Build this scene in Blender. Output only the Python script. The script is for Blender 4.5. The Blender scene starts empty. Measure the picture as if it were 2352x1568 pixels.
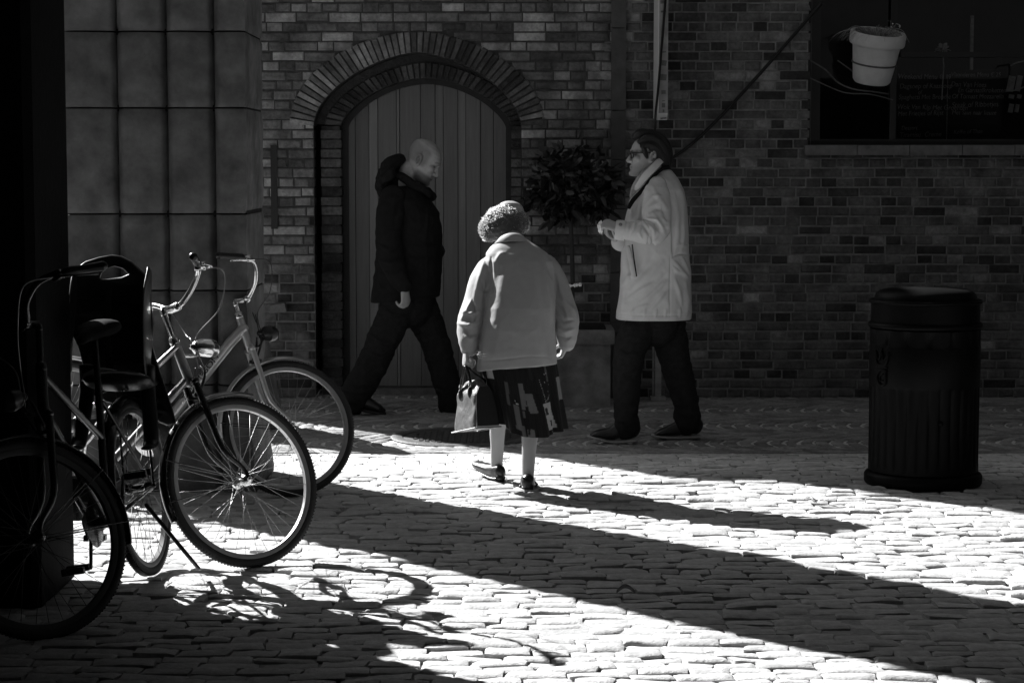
import bpy, bmesh, math, random
from mathutils import Vector, Matrix, noise
import numpy as np

random.seed(7)
R = math.radians
S = bpy.context.scene
COL = S.collection

# ------------------------------------------------------------------ camera
EYE = 1.6
FPX = 4800.0                      # focal length in pixels of a 2352 px wide frame
PITCH = math.atan(410.0 / FPX)
cam_d = bpy.data.cameras.new('camera')
cam_d.sensor_width = 36.0
cam_d.lens = FPX / 2352.0 * 36.0
cam_d.clip_start = 0.1
cam_d.clip_end = 500.0
cam = bpy.data.objects.new('camera', cam_d)
cam.location = (0, 0, EYE)
cam.rotation_euler = (R(90) - PITCH, 0, 0)
COL.objects.link(cam)
S.camera = cam

# ------------------------------------------------------------------ world, sun, exposure
SUN_EL = R(32.0)
SUN_D = Vector((0.69, -0.724, 0)).normalized()          # horizontal heading of the light
w = bpy.data.worlds.new('World')
S.world = w
w.use_nodes = True
nt = w.node_tree
bg = nt.nodes['Background']
sky = nt.nodes.new('ShaderNodeTexSky')
sky.sky_type = 'NISHITA'
sky.sun_disc = False
sky.sun_elevation = SUN_EL
sky.sun_rotation = math.atan2(-SUN_D.x, -SUN_D.y)
bw = nt.nodes.new('ShaderNodeRGBToBW')
nt.links.new(sky.outputs[0], bw.inputs[0])
nt.links.new(bw.outputs[0], bg.inputs[0])
bg.inputs[1].default_value = 0.05
sun_l = bpy.data.lights.new('sun', 'SUN')
sun_l.energy = 5.0
sun_l.angle = R(0.5)
sun_l.color = (1, 1, 1)
sun = bpy.data.objects.new('sun', sun_l)
ld = Vector((SUN_D.x * math.cos(SUN_EL), SUN_D.y * math.cos(SUN_EL), -math.sin(SUN_EL)))
sun.rotation_euler = ld.to_track_quat('-Z', 'Y').to_euler()
sun.location = (-6, 8, 12)
COL.objects.link(sun)
S.view_settings.view_transform = 'Standard'
S.view_settings.look = 'None'
S.view_settings.gamma = 1.0
S.view_settings.exposure = 1.55
S.render.engine = 'CYCLES'

# ------------------------------------------------------------------ helpers
CF, SF = math.cos(PITCH), math.sin(PITCH)


def ray(px, py):
    a, b = px - 1176.0, 784.0 - py
    return Vector((a, FPX * CF + b * SF, -FPX * SF + b * CF))


def P(px, py, Y):
    d = ray(px, py)
    t = Y / d.y
    return Vector((d.x * t, Y, EYE + d.z * t))


def G(px, py, z=0.0):
    d = ray(px, py)
    t = (z - EYE) / d.z
    return Vector((d.x * t, d.y * t, z))


def tag(o, label=None, cat=None, group=None, kind=None):
    if label:
        o['label'] = label
    if cat:
        o['category'] = cat
    if group:
        o['group'] = group
    if kind:
        o['kind'] = kind
    return o


def empty(name, loc=(0, 0, 0)):
    o = bpy.data.objects.new(name, None)
    o.location = loc
    o.empty_display_size = 0.1
    COL.objects.link(o)
    return o


class MB:
    """collects vertices and faces (with an optional tone per face) for one mesh"""

    def __init__(self):
        self.v, self.f, self.t = [], [], []

    def add(self, vs, fs, tone=1.0):
        n = len(self.v)
        self.v += [tuple(v) for v in vs]
        self.f += [tuple(i + n for i in f) for f in fs]
        self.t += [tone] * len(fs)
        return self

    def box(self, c, s, rot=None, tone=1.0, taper=1.0):
        vs = []
        for z in (-.5, .5):
            k = 1.0 if z < 0 else taper
            for x, y in ((-.5, -.5), (.5, -.5), (.5, .5), (-.5, .5)):
                p = Vector((x * s[0] * k, y * s[1] * k, z * s[2]))
                if rot:
                    p = rot @ p
                vs.append(p + Vector(c))
        return self.add(vs, [(3, 2, 1, 0), (4, 5, 6, 7), (0, 1, 5, 4), (1, 2, 6, 5), (2, 3, 7, 6), (3, 0, 4, 7)], tone)

    def tube(self, pts, rad, n=12, side=None, cap=True, sub=1, tone=1.0, power=None):
        pts = [Vector(p) for p in pts]
        if not isinstance(rad, (list, tuple)) or (isinstance(rad, tuple) and len(rad) == 2 and len(pts) != 2):
            rad = [rad] * len(pts)
        rr = [(r if isinstance(r, tuple) else (r, r)) for r in rad]
        if sub > 1 and len(pts) > 2:
            P2, R2 = [], []
            m = len(pts)
            for i in range(m - 1):
                p0, p1, p2, p3 = pts[max(i - 1, 0)], pts[i], pts[i + 1], pts[min(i + 2, m - 1)]
                for k in range(sub):
                    t = k / sub
                    q = 0.5 * ((2 * p1) + (p2 - p0) * t + (2 * p0 - 5 * p1 + 4 * p2 - p3) * t * t + (3 * p1 - p0 - 3 * p2 + p3) * t ** 3)
                    P2.append(q)
                    s = t * t * (3 - 2 * t)
                    R2.append((rr[i][0] * (1 - s) + rr[i + 1][0] * s, rr[i][1] * (1 - s) + rr[i + 1][1] * s))
            P2.append(pts[-1])
            R2.append(rr[-1])
            pts, rr = P2, R2
        m = len(pts)
        tang = []
        for i in range(m):
            d = pts[min(i + 1, m - 1)] - pts[max(i - 1, 0)]
            tang.append(d.normalized() if d.length > 1e-9 else Vector((0, 0, 1)))
        if side is None:
            ref = Vector((1, 0, 0)) if abs(tang[0].x) < .8 else Vector((0, 1, 0))
            fixed = False
        else:
            ref = Vector(side)
            fixed = True
        rings = []
        s_prev = None
        for i in range(m):
            T = tang[i]
            base = ref if (fixed or s_prev is None) else s_prev
            s = base - T * base.dot(T)
            if s.length < 1e-5:
                s = T.orthogonal()
            s.normalize()
            s_prev = s
            rings.append((pts[i], T, s, T.cross(s), rr[i]))
        if cap:
            p, T, s, b, r = rings[0]
            q = min(r)
            pre = [(p - T * q * math.sin(a), T, s, b, (r[0] * math.cos(a), r[1] * math.cos(a))) for a in (1.25, .9, .45)]
            p, T, s, b, r = rings[-1]
            q = min(r)
            post = [(p + T * q * math.sin(a), T, s, b, (r[0] * math.cos(a), r[1] * math.cos(a))) for a in (.45, .9, 1.25)]
            rings = pre + rings + post
        vs, fs = [], []
        for p, T, s, b, r in rings:
            for k in range(n):
                a = 2 * math.pi * k / n
                c, d = math.cos(a), math.sin(a)
                if power:
                    c = math.copysign(abs(c) ** power, c)
                    d = math.copysign(abs(d) ** power, d)
                vs.append(p + s * (r[0] * c) + b * (r[1] * d))
        M = len(rings)
        for i in range(M - 1):
            for k in range(n):
                fs.append((i * n + k, i * n + (k + 1) % n, (i + 1) * n + (k + 1) % n, (i + 1) * n + k))
        fs.append(tuple(range(n - 1, -1, -1)))
        fs.append(tuple((M - 1) * n + k for k in range(n)))
        return self.add(vs, fs, tone)

    def ball(self, c, r, rot=None, nu=16, nv=10, tone=1.0):
        c = Vector(c)
        if not isinstance(r, (tuple, list)):
            r = (r, r, r)
        vs, fs = [], []
        for j in range(nv + 1):
            th = math.pi * (j + .02) / (nv + .04)
            for i in range(nu):
                ph = 2 * math.pi * i / nu
                p = Vector((r[0] * math.sin(th) * math.cos(ph), r[1] * math.sin(th) * math.sin(ph), r[2] * math.cos(th)))
                if rot:
                    p = rot @ p
                vs.append(c + p)
        for j in range(nv):
            for i in range(nu):
                fs.append((j * nu + i, (j + 1) * nu + i, (j + 1) * nu + (i + 1) % nu, j * nu + (i + 1) % nu))
        fs.append(tuple(range(nu)))
        fs.append(tuple(nv * nu + k for k in range(nu - 1, -1, -1)))
        return self.add(vs, fs, tone)

    def lathe(self, prof, n=48, c=(0, 0, 0), rmod=None, tone=1.0):
        vs, fs = [], []
        c = Vector(c)
        for r, z in prof:
            for k in range(n):
                a = 2 * math.pi * k / n
                rr = rmod(r, z, a) if rmod else r
                vs.append(c + Vector((rr * math.cos(a), rr * math.sin(a), z)))
        m = len(prof)
        for i in range(m - 1):
            for k in range(n):
                fs.append((i * n + k, i * n + (k + 1) % n, (i + 1) * n + (k + 1) % n, (i + 1) * n + k))
        fs.append(tuple(range(n - 1, -1, -1)))
        fs.append(tuple((m - 1) * n + k for k in range(n)))
        return self.add(vs, fs, tone)

    def rings(self, rings, closed_ring=True, cap=True, tone=1.0):
        n = len(rings[0])
        vs = [p for r in rings for p in r]
        fs = []
        for i in range(len(rings) - 1):
            for k in range(n if closed_ring else n - 1):
                fs.append((i * n + k, i * n + (k + 1) % n, (i + 1) * n + (k + 1) % n, (i + 1) * n + k))
        if cap:
            fs.append(tuple(range(n - 1, -1, -1)))
            fs.append(tuple((len(rings) - 1) * n + k for k in range(n)))
        return self.add(vs, fs, tone)

    def xform(self, fn):
        self.v = [tuple(fn(Vector(v))) for v in self.v]
        return self

    def mesh(self, name):
        me = bpy.data.meshes.new(name)
        me.from_pydata(self.v, [], self.f)
        me.update()
        at = me.attributes.new('tone', 'FLOAT', 'FACE')
        at.data.foreach_set('value', self.t)
        return me

    def build(self, name, mat, parent=None, smooth=True, origin=None, sharp=None):
        me = self.mesh(name)
        if origin is not None:
            me.transform(Matrix.Translation(-Vector(origin)))
        return link(name, me, mat, parent, smooth, origin, sharp)


def link(name, me, mat, parent=None, smooth=True, origin=None, sharp=None):
    me.materials.clear()
    me.materials.append(mat)
    if 'tone' not in me.attributes:
        at = me.attributes.new('tone', 'FLOAT', 'POINT')
        at.data.foreach_set('value', [1.0] * len(me.vertices))
    if smooth:
        me.polygons.foreach_set('use_smooth', [True] * len(me.polygons))
        if sharp:
            me.set_sharp_from_angle(angle=R(sharp))
    o = bpy.data.objects.new(name, me)
    COL.objects.link(o)
    if origin is not None:
        o.location = origin
    if parent is not None:
        put(o, parent)
    return o


def put(o, parent):
    """parent keeping the world place (parents are never rotated before this)"""
    o.parent = parent

    def world(q):
        m = q.matrix_parent_inverse @ q.matrix_basis
        return world(q.parent) @ m if q.parent else q.matrix_basis.copy()
    o.matrix_parent_inverse = world(parent).inverted()
    return o


def evaluated(me, mods):
    """runs modifiers on a mesh and returns the result"""
    o = bpy.data.objects.new('tmp', me)
    COL.objects.link(o)
    for kind, kw in mods:
        m = o.modifiers.new(kind, kind)
        for k, v in kw.items():
            setattr(m, k, v)
    dg = bpy.context.evaluated_depsgraph_get()
    dg.update()
    out = bpy.data.meshes.new_from_object(o.evaluated_get(dg))
    bpy.data.objects.remove(o)
    bpy.data.meshes.remove(me)
    return out


def fuse(mb, voxel=0.006, smooth=6, factor=0.5, dec=None):
    mods = [('REMESH', dict(mode='VOXEL', voxel_size=voxel)), ('SMOOTH', dict(factor=factor, iterations=smooth))]
    me = mb.mesh('fused')
    me.attributes.remove(me.attributes['tone'])
    return evaluated(me, mods)


def displace(me, fn):
    n = len(me.vertices)
    me.update()
    nor = [v.normal.copy() for v in me.vertices]
    for v, q in zip(me.vertices, nor):
        d = fn(v.co, q)
        if isinstance(d, Vector):
            v.co = v.co + d
        else:
            v.co = v.co + q * d
    me.update()


def paint(me, fn):
    if 'tone' in me.attributes:
        me.attributes.remove(me.attributes['tone'])
    at = me.attributes.new('tone', 'FLOAT', 'POINT')
    at.data.foreach_set('value', [fn(v.co) for v in me.vertices])


def sm(a, b, x):
    t = max(0.0, min(1.0, (x - a) / (b - a))) if a != b else float(x > a)
    return t * t * (3 - 2 * t)


def curve_mesh(polys, depth, bevel=0.0, name='shape', res=2):
    """flat outline (first poly) with holes, extruded; lies in local XY"""
    cu = bpy.data.curves.new(name, 'CURVE')
    cu.dimensions = '2D'
    cu.fill_mode = 'BOTH'
    cu.extrude = depth / 2
    cu.bevel_depth = bevel
    cu.bevel_resolution = res
    for p in polys:
        sp = cu.splines.new('POLY')
        sp.points.add(len(p) - 1)
        for q, (x, y) in zip(sp.points, p):
            q.co = (x, y, 0, 1)
        sp.use_cyclic_u = True
    o = bpy.data.objects.new('tmp', cu)
    COL.objects.link(o)
    dg = bpy.context.evaluated_depsgraph_get()
    dg.update()
    me = bpy.data.meshes.new_from_object(o.evaluated_get(dg))
    bpy.data.objects.remove(o)
    return me


def text_mesh(txt, size, depth=0.001, align='LEFT', shear=0.0, width=1.0):
    cu = bpy.data.curves.new('txt', 'FONT')
    cu.body = txt
    cu.size = size
    cu.extrude = depth
    cu.align_x = align
    cu.align_y = 'CENTER'
    cu.shear = shear
    o = bpy.data.objects.new('tmp', cu)
    o.scale = (width, 1, 1)
    COL.objects.link(o)
    dg = bpy.context.evaluated_depsgraph_get()
    dg.update()
    me = bpy.data.meshes.new_from_object(o.evaluated_get(dg))
    me.transform(Matrix.Diagonal((width, 1, 1, 1)))
    bpy.data.objects.remove(o)
    return me


def join_meshes(mes, name):
    mb = MB()
    for me in mes:
        mb.add([v.co for v in me.vertices], [tuple(p.vertices) for p in me.polygons])
        bpy.data.meshes.remove(me)
    return mb


# ------------------------------------------------------------------ materials (all neutral grey: the photograph has no colour)
MATS = {}


def mk(name, base, rough=.7, var=.25, scale=18.0, bump=.15, bscale=None, metal=0.0, tone=False, spec=.5, coat=0.0,
       sheen=0.0, stretch=(1, 1, 1), stain=None):
    m = bpy.data.materials.new(name)
    m.use_nodes = True
    n, l = m.node_tree.nodes, m.node_tree.links
    b = n['Principled BSDF']
    b.inputs['Roughness'].default_value = rough
    b.inputs['Metallic'].default_value = metal
    b.inputs['Specular IOR Level'].default_value = spec
    b.inputs['Coat Weight'].default_value = coat
    b.inputs['Coat Roughness'].default_value = .08
    b.inputs['Sheen Weight'].default_value = sheen
    tc = n.new('ShaderNodeTexCoord')
    mp = n.new('ShaderNodeMapping')
    mp.inputs['Scale'].default_value = stretch
    l.new(tc.outputs['Object'], mp.inputs[0])
    nz = n.new('ShaderNodeTexNoise')
    nz.inputs['Scale'].default_value = scale
    nz.inputs['Detail'].default_value = 8
    nz.inputs['Roughness'].default_value = .62
    l.new(mp.outputs[0], nz.inputs['Vector'])
    mr = n.new('ShaderNodeMapRange')
    mr.inputs['From Min'].default_value = .25
    mr.inputs['From Max'].default_value = .75
    mr.inputs['To Min'].default_value = base * (1 - var)
    mr.inputs['To Max'].default_value = base * (1 + var)
    l.new(nz.outputs['Fac'], mr.inputs['Value'])
    out = mr.outputs[0]
    if stain:
        n2 = n.new('ShaderNodeTexNoise')
        n2.inputs['Scale'].default_value = stain[0]
        n2.inputs['Detail'].default_value = 5
        l.new(mp.outputs[0], n2.inputs['Vector'])
        r2 = n.new('ShaderNodeMapRange')
        r2.inputs['From Min'].default_value = .38
        r2.inputs['From Max'].default_value = .62
        r2.inputs['To Min'].default_value = stain[1]
        r2.inputs['To Max'].default_value = stain[2]
        l.new(n2.outputs['Fac'], r2.inputs['Value'])
        mu = n.new('ShaderNodeMath')
        mu.operation = 'MULTIPLY'
        l.new(out, mu.inputs[0])
        l.new(r2.outputs[0], mu.inputs[1])
        out = mu.outputs[0]
    if tone:
        at = n.new('ShaderNodeAttribute')
        at.attribute_name = 'tone'
        mu = n.new('ShaderNodeMath')
        mu.operation = 'MULTIPLY'
        l.new(out, mu.inputs[0])
        l.new(at.outputs['Fac'], mu.inputs[1])
        out = mu.outputs[0]
    cb = n.new('ShaderNodeCombineColor')
    for i in range(3):
        l.new(out, cb.inputs[i])
    l.new(cb.outputs[0], b.inputs['Base Color'])
    if bump:
        nb = n.new('ShaderNodeTexNoise')
        nb.inputs['Scale'].default_value = bscale or scale * 3
        nb.inputs['Detail'].default_value = 6
        l.new(mp.outputs[0], nb.inputs['Vector'])
        bp = n.new('ShaderNodeBump')
        bp.inputs['Strength'].default_value = bump
        bp.inputs['Distance'].default_value = .01
        l.new(nb.outputs['Fac'], bp.inputs['Height'])
        l.new(bp.outputs[0], b.inputs['Normal'])
    MATS[name] = m
    return m


def fibre_mat():
    """loose wool fibres: light passes through them"""
    m = bpy.data.materials.new('wool_fibre')
    m.use_nodes = True
    n, l = m.node_tree.nodes, m.node_tree.links
    n.remove(n['Principled BSDF'])
    a = n.new('ShaderNodeBsdfDiffuse')
    a.inputs[0].default_value = (.10, .10, .10, 1)
    b = n.new('ShaderNodeBsdfTranslucent')
    b.inputs[0].default_value = (.8, .8, .8, 1)
    x = n.new('ShaderNodeMixShader')
    x.inputs[0].default_value = .6
    l.new(a.outputs[0], x.inputs[1])
    l.new(b.outputs[0], x.inputs[2])
    l.new(x.outputs[0], n['Material Output'].inputs[0])
    return m


M_sett = mk('sett_stone', .47, rough=.62, var=.3, scale=30, bump=.35, bscale=90, tone=True, spec=.35)
M_joint = mk('joint_sand', .34, rough=.95, var=.3, scale=60, bump=.4)
M_scale = mk('sidewalk_sett', .30, rough=.75, var=.35, scale=40, bump=.3, tone=True, spec=.3)
M_pale_joint = mk('pale_joint', .62, rough=.95, var=.45, scale=45, bump=.4)
M_ground = mk('far_ground', .12, rough=.9, scale=6)
M_brick = mk('brick', .20, rough=.9, var=.4, scale=35, bump=.55, bscale=70, tone=True, spec=.15, stain=(5.0, .6, 1.25))
M_mortar = mk('mortar', .11, rough=.95, var=.4, scale=25, bump=.4, tone=True, spec=.1)
M_stone = mk('pier_stone', .13, rough=.9, var=.4, scale=9, bump=.5, bscale=26, tone=True, spec=.15, stain=(4.0, .75, 1.15))
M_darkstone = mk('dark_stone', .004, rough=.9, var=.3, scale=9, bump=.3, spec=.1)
M_sill = mk('sill_stone', .17, rough=.85, var=.35, scale=16, bump=.3)
M_plank = mk('door_wood', .24, rough=.6, var=.15, scale=10, stretch=(6, 1, .35), bump=.12, tone=True, spec=.3)
M_darkwood = mk('dark_wood', .028, rough=.6, var=.3, scale=12, bump=.1)
M_blackpaint = mk('black_paint', .006, rough=.35, var=.2, scale=20, bump=.03)
M_bin = mk('bin_enamel', .002, rough=.5, var=.3, scale=24, bump=.1, spec=.08)
M_white = mk('white_sheet', .75, rough=.6, var=.06, scale=14, bump=.03)
M_signedge = mk('sign_edge', .30, rough=.7, var=.35, scale=9, bump=.05)
M_pot = mk('pot_glaze', .62, rough=.5, var=.12, scale=14, bump=.05, spec=.4)
M_leaf = mk('bay_leaf', .028, rough=.42, var=.4, scale=12, bump=.08, tone=True, spec=.5)
M_grass = mk('grass_blade', .28, rough=.6, var=.4, scale=20, bump=.0, tone=True)
M_bark = mk('bark', .05, rough=.9, scale=30, bump=.5)
M_planter = mk('planter_concrete', .22, rough=.9, var=.35, scale=12, bump=.3, stain=(4, .7, 1.2))
M_iron = mk('cast_iron', .09, rough=.55, var=.4, scale=30, bump=.25, tone=True, spec=.5)
M_rubber = mk('tyre_rubber', .012, rough=.75, var=.3, scale=40, bump=.2)
M_chrome = mk('polished_metal', .75, rough=.22, var=.1, scale=20, bump=.02, metal=1.0)
M_spoke = mk('spoke_steel', .30, rough=.4, var=.1, scale=20, bump=0, metal=1.0)
M_darkrim = mk('dark_rim', .06, rough=.4, var=.1, bump=0, metal=.5)
M_alloy = mk('rim_alloy', .5, rough=.42, var=.12, scale=25, bump=.03, metal=1.0)
M_silver = mk('silver_paint', .5, rough=.28, var=.06, scale=30, bump=.0, metal=.6, coat=.4)
M_greypaint = mk('grey_paint', .16, rough=.3, var=.1, scale=30, bump=.0, metal=.4, coat=.4)
M_blackgloss = mk('black_gloss', .008, rough=.25, var=.2, scale=30, bump=.02, coat=.3)
M_blackplastic = mk('black_plastic', .010, rough=.36, var=.2, scale=60, bump=.08)
M_saddle = mk('saddle_vinyl', .012, rough=.5, bump=.1)
M_reflector = mk('pale_reflector', .5, rough=.3, var=.1, bump=.0)
M_lens = mk('lamp_lens', .6, rough=.1, var=.1, bump=.1, bscale=60)
M_skin = mk('skin', .36, rough=.55, var=.08, scale=40, bump=.08, tone=True, spec=.4)
M_coatdark = mk('dark_cloth', .010, rough=.85, var=.3, scale=30, bump=.15, sheen=.0, spec=.15)
M_trousers = mk('trouser_cloth', .016, rough=.9, var=.3, scale=40, bump=.15, spec=.1)
M_jeans = mk('dark_denim', .018, rough=.9, var=.35, scale=40, bump=.15, spec=.1)
M_coat = mk('pale_raincoat', .58, rough=.7, var=.06, scale=20, bump=.08, spec=.25, tone=True)
M_jacket = mk('pale_jacket', .34, rough=.7, var=.05, scale=24, bump=.06, spec=.25, tone=True)
M_skirt = mk('patchwork_skirt', .42, rough=.85, var=.12, scale=30, bump=.1, spec=.15, tone=True)
M_stocking = mk('stocking', .30, rough=.65, var=.04, bump=.0, spec=.3)
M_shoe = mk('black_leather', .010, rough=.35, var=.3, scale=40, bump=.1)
M_sole = mk('pale_sole', .35, rough=.7, bump=.1)
M_bag = mk('bag_leather', .085, rough=.42, var=.3, scale=26, bump=.3, bscale=60, spec=.6)
M_beret = mk('beret_wool', .045, rough=.95, var=.3, scale=70, bump=.5, sheen=.3, tone=True)
M_fuzz = fibre_mat()
M_hair = mk('dark_hair', .010, rough=.5, var=.5, scale=60, bump=.4, stretch=(1, 1, 4))
M_scarf = mk('scarf_cloth', .35, rough=.9, var=.5, scale=30, bump=.4)
M_glassframe = mk('spectacle_frame', .008, rough=.3, bump=0)
M_food = mk('white_wrapper', .8, rough=.7, var=.1, bump=.2)
M_board = mk('black_board', .008, rough=.8, var=.3, bump=.1)
M_chalk = mk('chalk', .20, rough=.95, var=.7, scale=60, bump=.2)
M_blocker = mk('blocker_dark', .025, rough=.9, var=.4, scale=3)  # for the unseen walls and roof that block sky light
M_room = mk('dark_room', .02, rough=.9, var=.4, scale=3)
M_lace = mk('pale_curtain', .22, rough=.9, var=.5, scale=30)


def glass_mat():
    m = bpy.data.materials.new('window_glass')
    m.use_nodes = True
    n, l = m.node_tree.nodes, m.node_tree.links
    n.remove(n['Principled BSDF'])
    tr = n.new('ShaderNodeBsdfTransparent')
    tr.inputs[0].default_value = (.8, .8, .8, 1)
    gl = n.new('ShaderNodeBsdfGlossy')
    gl.inputs['Roughness'].default_value = .02
    fr = n.new('ShaderNodeFresnel')
    fr.inputs[0].default_value = 1.45
    mx = n.new('ShaderNodeMixShader')
    l.new(fr.outputs[0], mx.inputs[0])
    l.new(tr.outputs[0], mx.inputs[1])
    l.new(gl.outputs[0], mx.inputs[2])
    l.new(mx.outputs[0], n['Material Output'].inputs[0])
    return m


M_glass = glass_mat()

# ================================================================== GROUND
YW = 14.2                       # face of the brick wall
Y_EDGE = 11.45                  # street setts end here, sidewalk setts begin


def ground_sheet():
    mb = MB()
    s = 150
    mb.add([(-s, -s, -.045), (s, -s, -.045), (s, s, -.045), (-s, s, -.045)], [(0, 1, 2, 3)])
    tag(mb.build('ground', M_ground, smooth=False), kind='structure')


ground_sheet()


def sky_blockers():
    """unseen dark walls and a roof, added to keep sky light off the scene"""
    mb = MB()
    mb.box((0, -2.3, 6.6), (26, .6, 13.2))  # unseen wall added behind the viewer to cut sky fill
    o = mb.build('rear_blocker', M_blocker, None, smooth=False, origin=(0, -4.3, 0))
    tag(o, 'unseen dark house row added behind the viewer to block sky light', 'house')
    mb = MB()
    mb.box((5.6, 5.0, 6.0), (.6, 18.2, 12))  # unseen wall added on the right to cut sky fill
    o = mb.build('right_blocker', M_blocker, None, smooth=False, origin=(6.6, 4.5, 0))
    tag(o, 'unseen dark house front added beyond the right edge to block sky light', 'house')
    mb = MB()
    mb.box((-3.2, 2.5, 4.5), (.7, 10.6, 9))  # unseen wall added on the left to shade the near ground
    o = mb.build('left_blocker', M_blocker, None, smooth=False, origin=(-3.2, 2.5, 0))
    tag(o, 'unseen dark house front added beyond the left edge to shade the ground', 'house')
    mb = MB()
    mb.box((-6.0, 9.5, 6.0), (.6, 3.0, 12))  # unseen walls added around the sun's path to cut sky fill
    mb.box((-11.4, 15.5, 3.4), (.6, 14.0, 6.8))
    mb.box((-6.4, 22.5, 3.5), (9.2, .6, 7.0))
    o = mb.build('yard_blockers', M_blocker, None, smooth=False, origin=(-9.4, 22.5, 0))
    tag(o, 'unseen dark house walls added behind the grooved pier to block sky light', 'house')
    mb = MB()
    mb.box((1.4, 2.93, 2.47), (7.8, 9.9, .08))  # unseen roof added overhead to darken the near ground
    o = mb.build('overhead_blocker', M_blocker, None, smooth=False, origin=(1.4, 2.93, 2.47))
    tag(o, 'unseen wide dark awning above the viewer', 'blocker')


sky_blockers()


def sett(mb, x0, x1, y0, y1, z, dome, tilt, nx=6, ny=4, tone=1.0, skew=(0, 0), rough=.0025, wob=.12):
    """one hewn stone with rounded shoulders and an uneven top"""
    vs = []
    sd = random.random() * 100
    w, d = x1 - x0, y1 - y0
    for j in range(ny + 1):
        v = j / ny
        for i in range(nx + 1):
            u = i / nx
            # pull the grid towards the rim so that shoulders are tight
            uu = .5 + .5 * math.copysign(abs(2 * u - 1) ** .45, u - .5)
            vv = .5 + .5 * math.copysign(abs(2 * v - 1) ** .4, v - .5)
            ex = 1 - abs(2 * uu - 1) ** 16
            ey = 1 - abs(2 * vv - 1) ** 14
            h = dome * (ex * ey) ** .6
            n1 = noise.noise(Vector((uu * 2.2 + sd, vv * 1.6, sd)))
            n2 = noise.noise(Vector((uu * 6 + sd, vv * 5, sd + 9)))
            px = x0 + uu * w + skew[0] * (vv - .5) + wob * d * .5 * noise.noise(Vector((sd, vv * 2.3, uu * .8)))
            py = y0 + vv * d + skew[1] * (uu - .5) + wob * d * noise.noise(Vector((uu * 2.3, sd, vv * .6)))
            vs.append((px, py, z + h + tilt[0] * (uu - .5) * w + tilt[1] * (vv - .5) * d + rough * (n1 * 1.5 + n2)))
    fs = []
    q = nx + 1
    for j in range(ny):
        for i in range(nx):
            fs.append((j * q + i, j * q + i + 1, (j + 1) * q + i + 1, (j + 1) * q + i))
    rim = [i for i in range(q)] + [j * q + nx for j in range(1, ny + 1)] + [ny * q + i for i in range(nx - 1, -1, -1)] + [j * q for j in range(ny - 1, 0, -1)]
    b = len(vs)
    for k in rim:
        x, y, zz = vs[k]
        vs.append((x, y, -.05))
    m = len(rim)
    for k in range(m):
        fs.append((b + k, b + (k + 1) % m, rim[(k + 1) % m], rim[k]))
    mb.add(vs, fs, tone)


def street():
    mb = MB()
    y = 4.6
    while y < Y_EDGE - .03:
        d = random.uniform(.070, .094)
        if y + d > Y_EDGE:
            d = Y_EDGE - y
        x = -4.2 + random.uniform(0, .15)
        flat = sm(10.2, 10.9, y)
        while x < 4.6:
            L = random.choice((random.uniform(.12, .16), random.uniform(.15, .215)))
            wob = .02 * noise.noise(Vector((x * .8, y * .8, 3.0)))
            gap = random.uniform(.0015, .005)
            z0 = random.gauss(-.006, .0035) * (1 - .6 * flat) + .012 * noise.noise(Vector((x * .9, y * .9, 0)))
            t = random.uniform(.82, 1.12) * (1 + .45 * sm(10.55, 10.9, y))
            sett(mb, x + gap, x + L - gap, y + wob + .0015, y + wob + d - random.uniform(.001, .005), z0,
                 random.uniform(.003, .006) * (1 - .4 * flat),
                 (random.gauss(0, .03), random.gauss(-.01, .045) * (1 - .5 * flat)), tone=t,
                 skew=(random.gauss(0, .008), random.gauss(0, .006)), wob=.16)
            x += L
        y += d
    tag(mb.build('cobbled_street', M_sett, smooth=True, sharp=50), kind='structure')
    jb = MB()
    n = 90
    vs, fs = [], []
    for j in range(n + 1):
        for i in range(n + 1):
            X, Y = -18 + 36 * i / n, -18 + (Y_EDGE + 18) * j / n
            vs.append((X, Y, -.0135 + .004 * noise.noise(Vector((X * 3, Y * 3, 1)))))
    for j in range(n):
        for i in range(n):
            fs.append((j * (n + 1) + i, j * (n + 1) + i + 1, (j + 1) * (n + 1) + i + 1, (j + 1) * (n + 1) + i))
    jb.add(vs, fs)
    tag(jb.build('street_joint_bed', M_joint), kind='structure')


street()
MH = G(1060, 1004)              # manhole centre


def sidewalk():
    mb = MB()
    y0, lane = Y_EDGE + .02, .80
    s = .088
    k = 0
    while y0 + lane * k < 14.75:
        yc = y0 + lane * (k + .5)
        off = random.random() * s
        i = -40
        while i * s < 5.4:
            m = 9
            for j in range(m):
                a0, a1 = -lane / 2 + lane * j / m, -lane / 2 + lane * (j + 1) / m
                am = (a0 + a1) / 2
                cx = i * s + off + .30 * (am / .4) ** 2
                cy = yc + am
                if cx < -4.2 or cx > 5 or (Vector((cx, cy, 0)) - MH).length < .43:
                    continue
                sl = .30 * 2 * am / .16
                g = random.uniform(.004, .012)
                if j in (3, 4, 5) and random.random() < .75:
                    g = random.uniform(.009, .017)
                sett(mb, cx - s / 2 + g, cx + s / 2 - g, cy - lane / m / 2 + .004, cy + lane / m / 2 - random.uniform(.002, .007), random.gauss(-.001, .0015), .005,
                     (random.gauss(0, .03), random.gauss(0, .03)), nx=4, ny=4, tone=random.uniform(.6, 1.2), skew=(sl * lane / m, 0), rough=.0015, wob=.1)
            i += 1
        k += 1
    tag(mb.build('sidewalk_setts', M_scale, smooth=True, sharp=50), kind='structure')
    jb = MB()
    jb.add([(-30, Y_EDGE, -.004), (30, Y_EDGE, -.004), (30, 15.2, -.004), (-30, 15.2, -.004)], [(0, 1, 2, 3)])
    tag(jb.build('sidewalk_joint_bed', M_pale_joint, smooth=False), kind='structure')


sidewalk()


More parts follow.
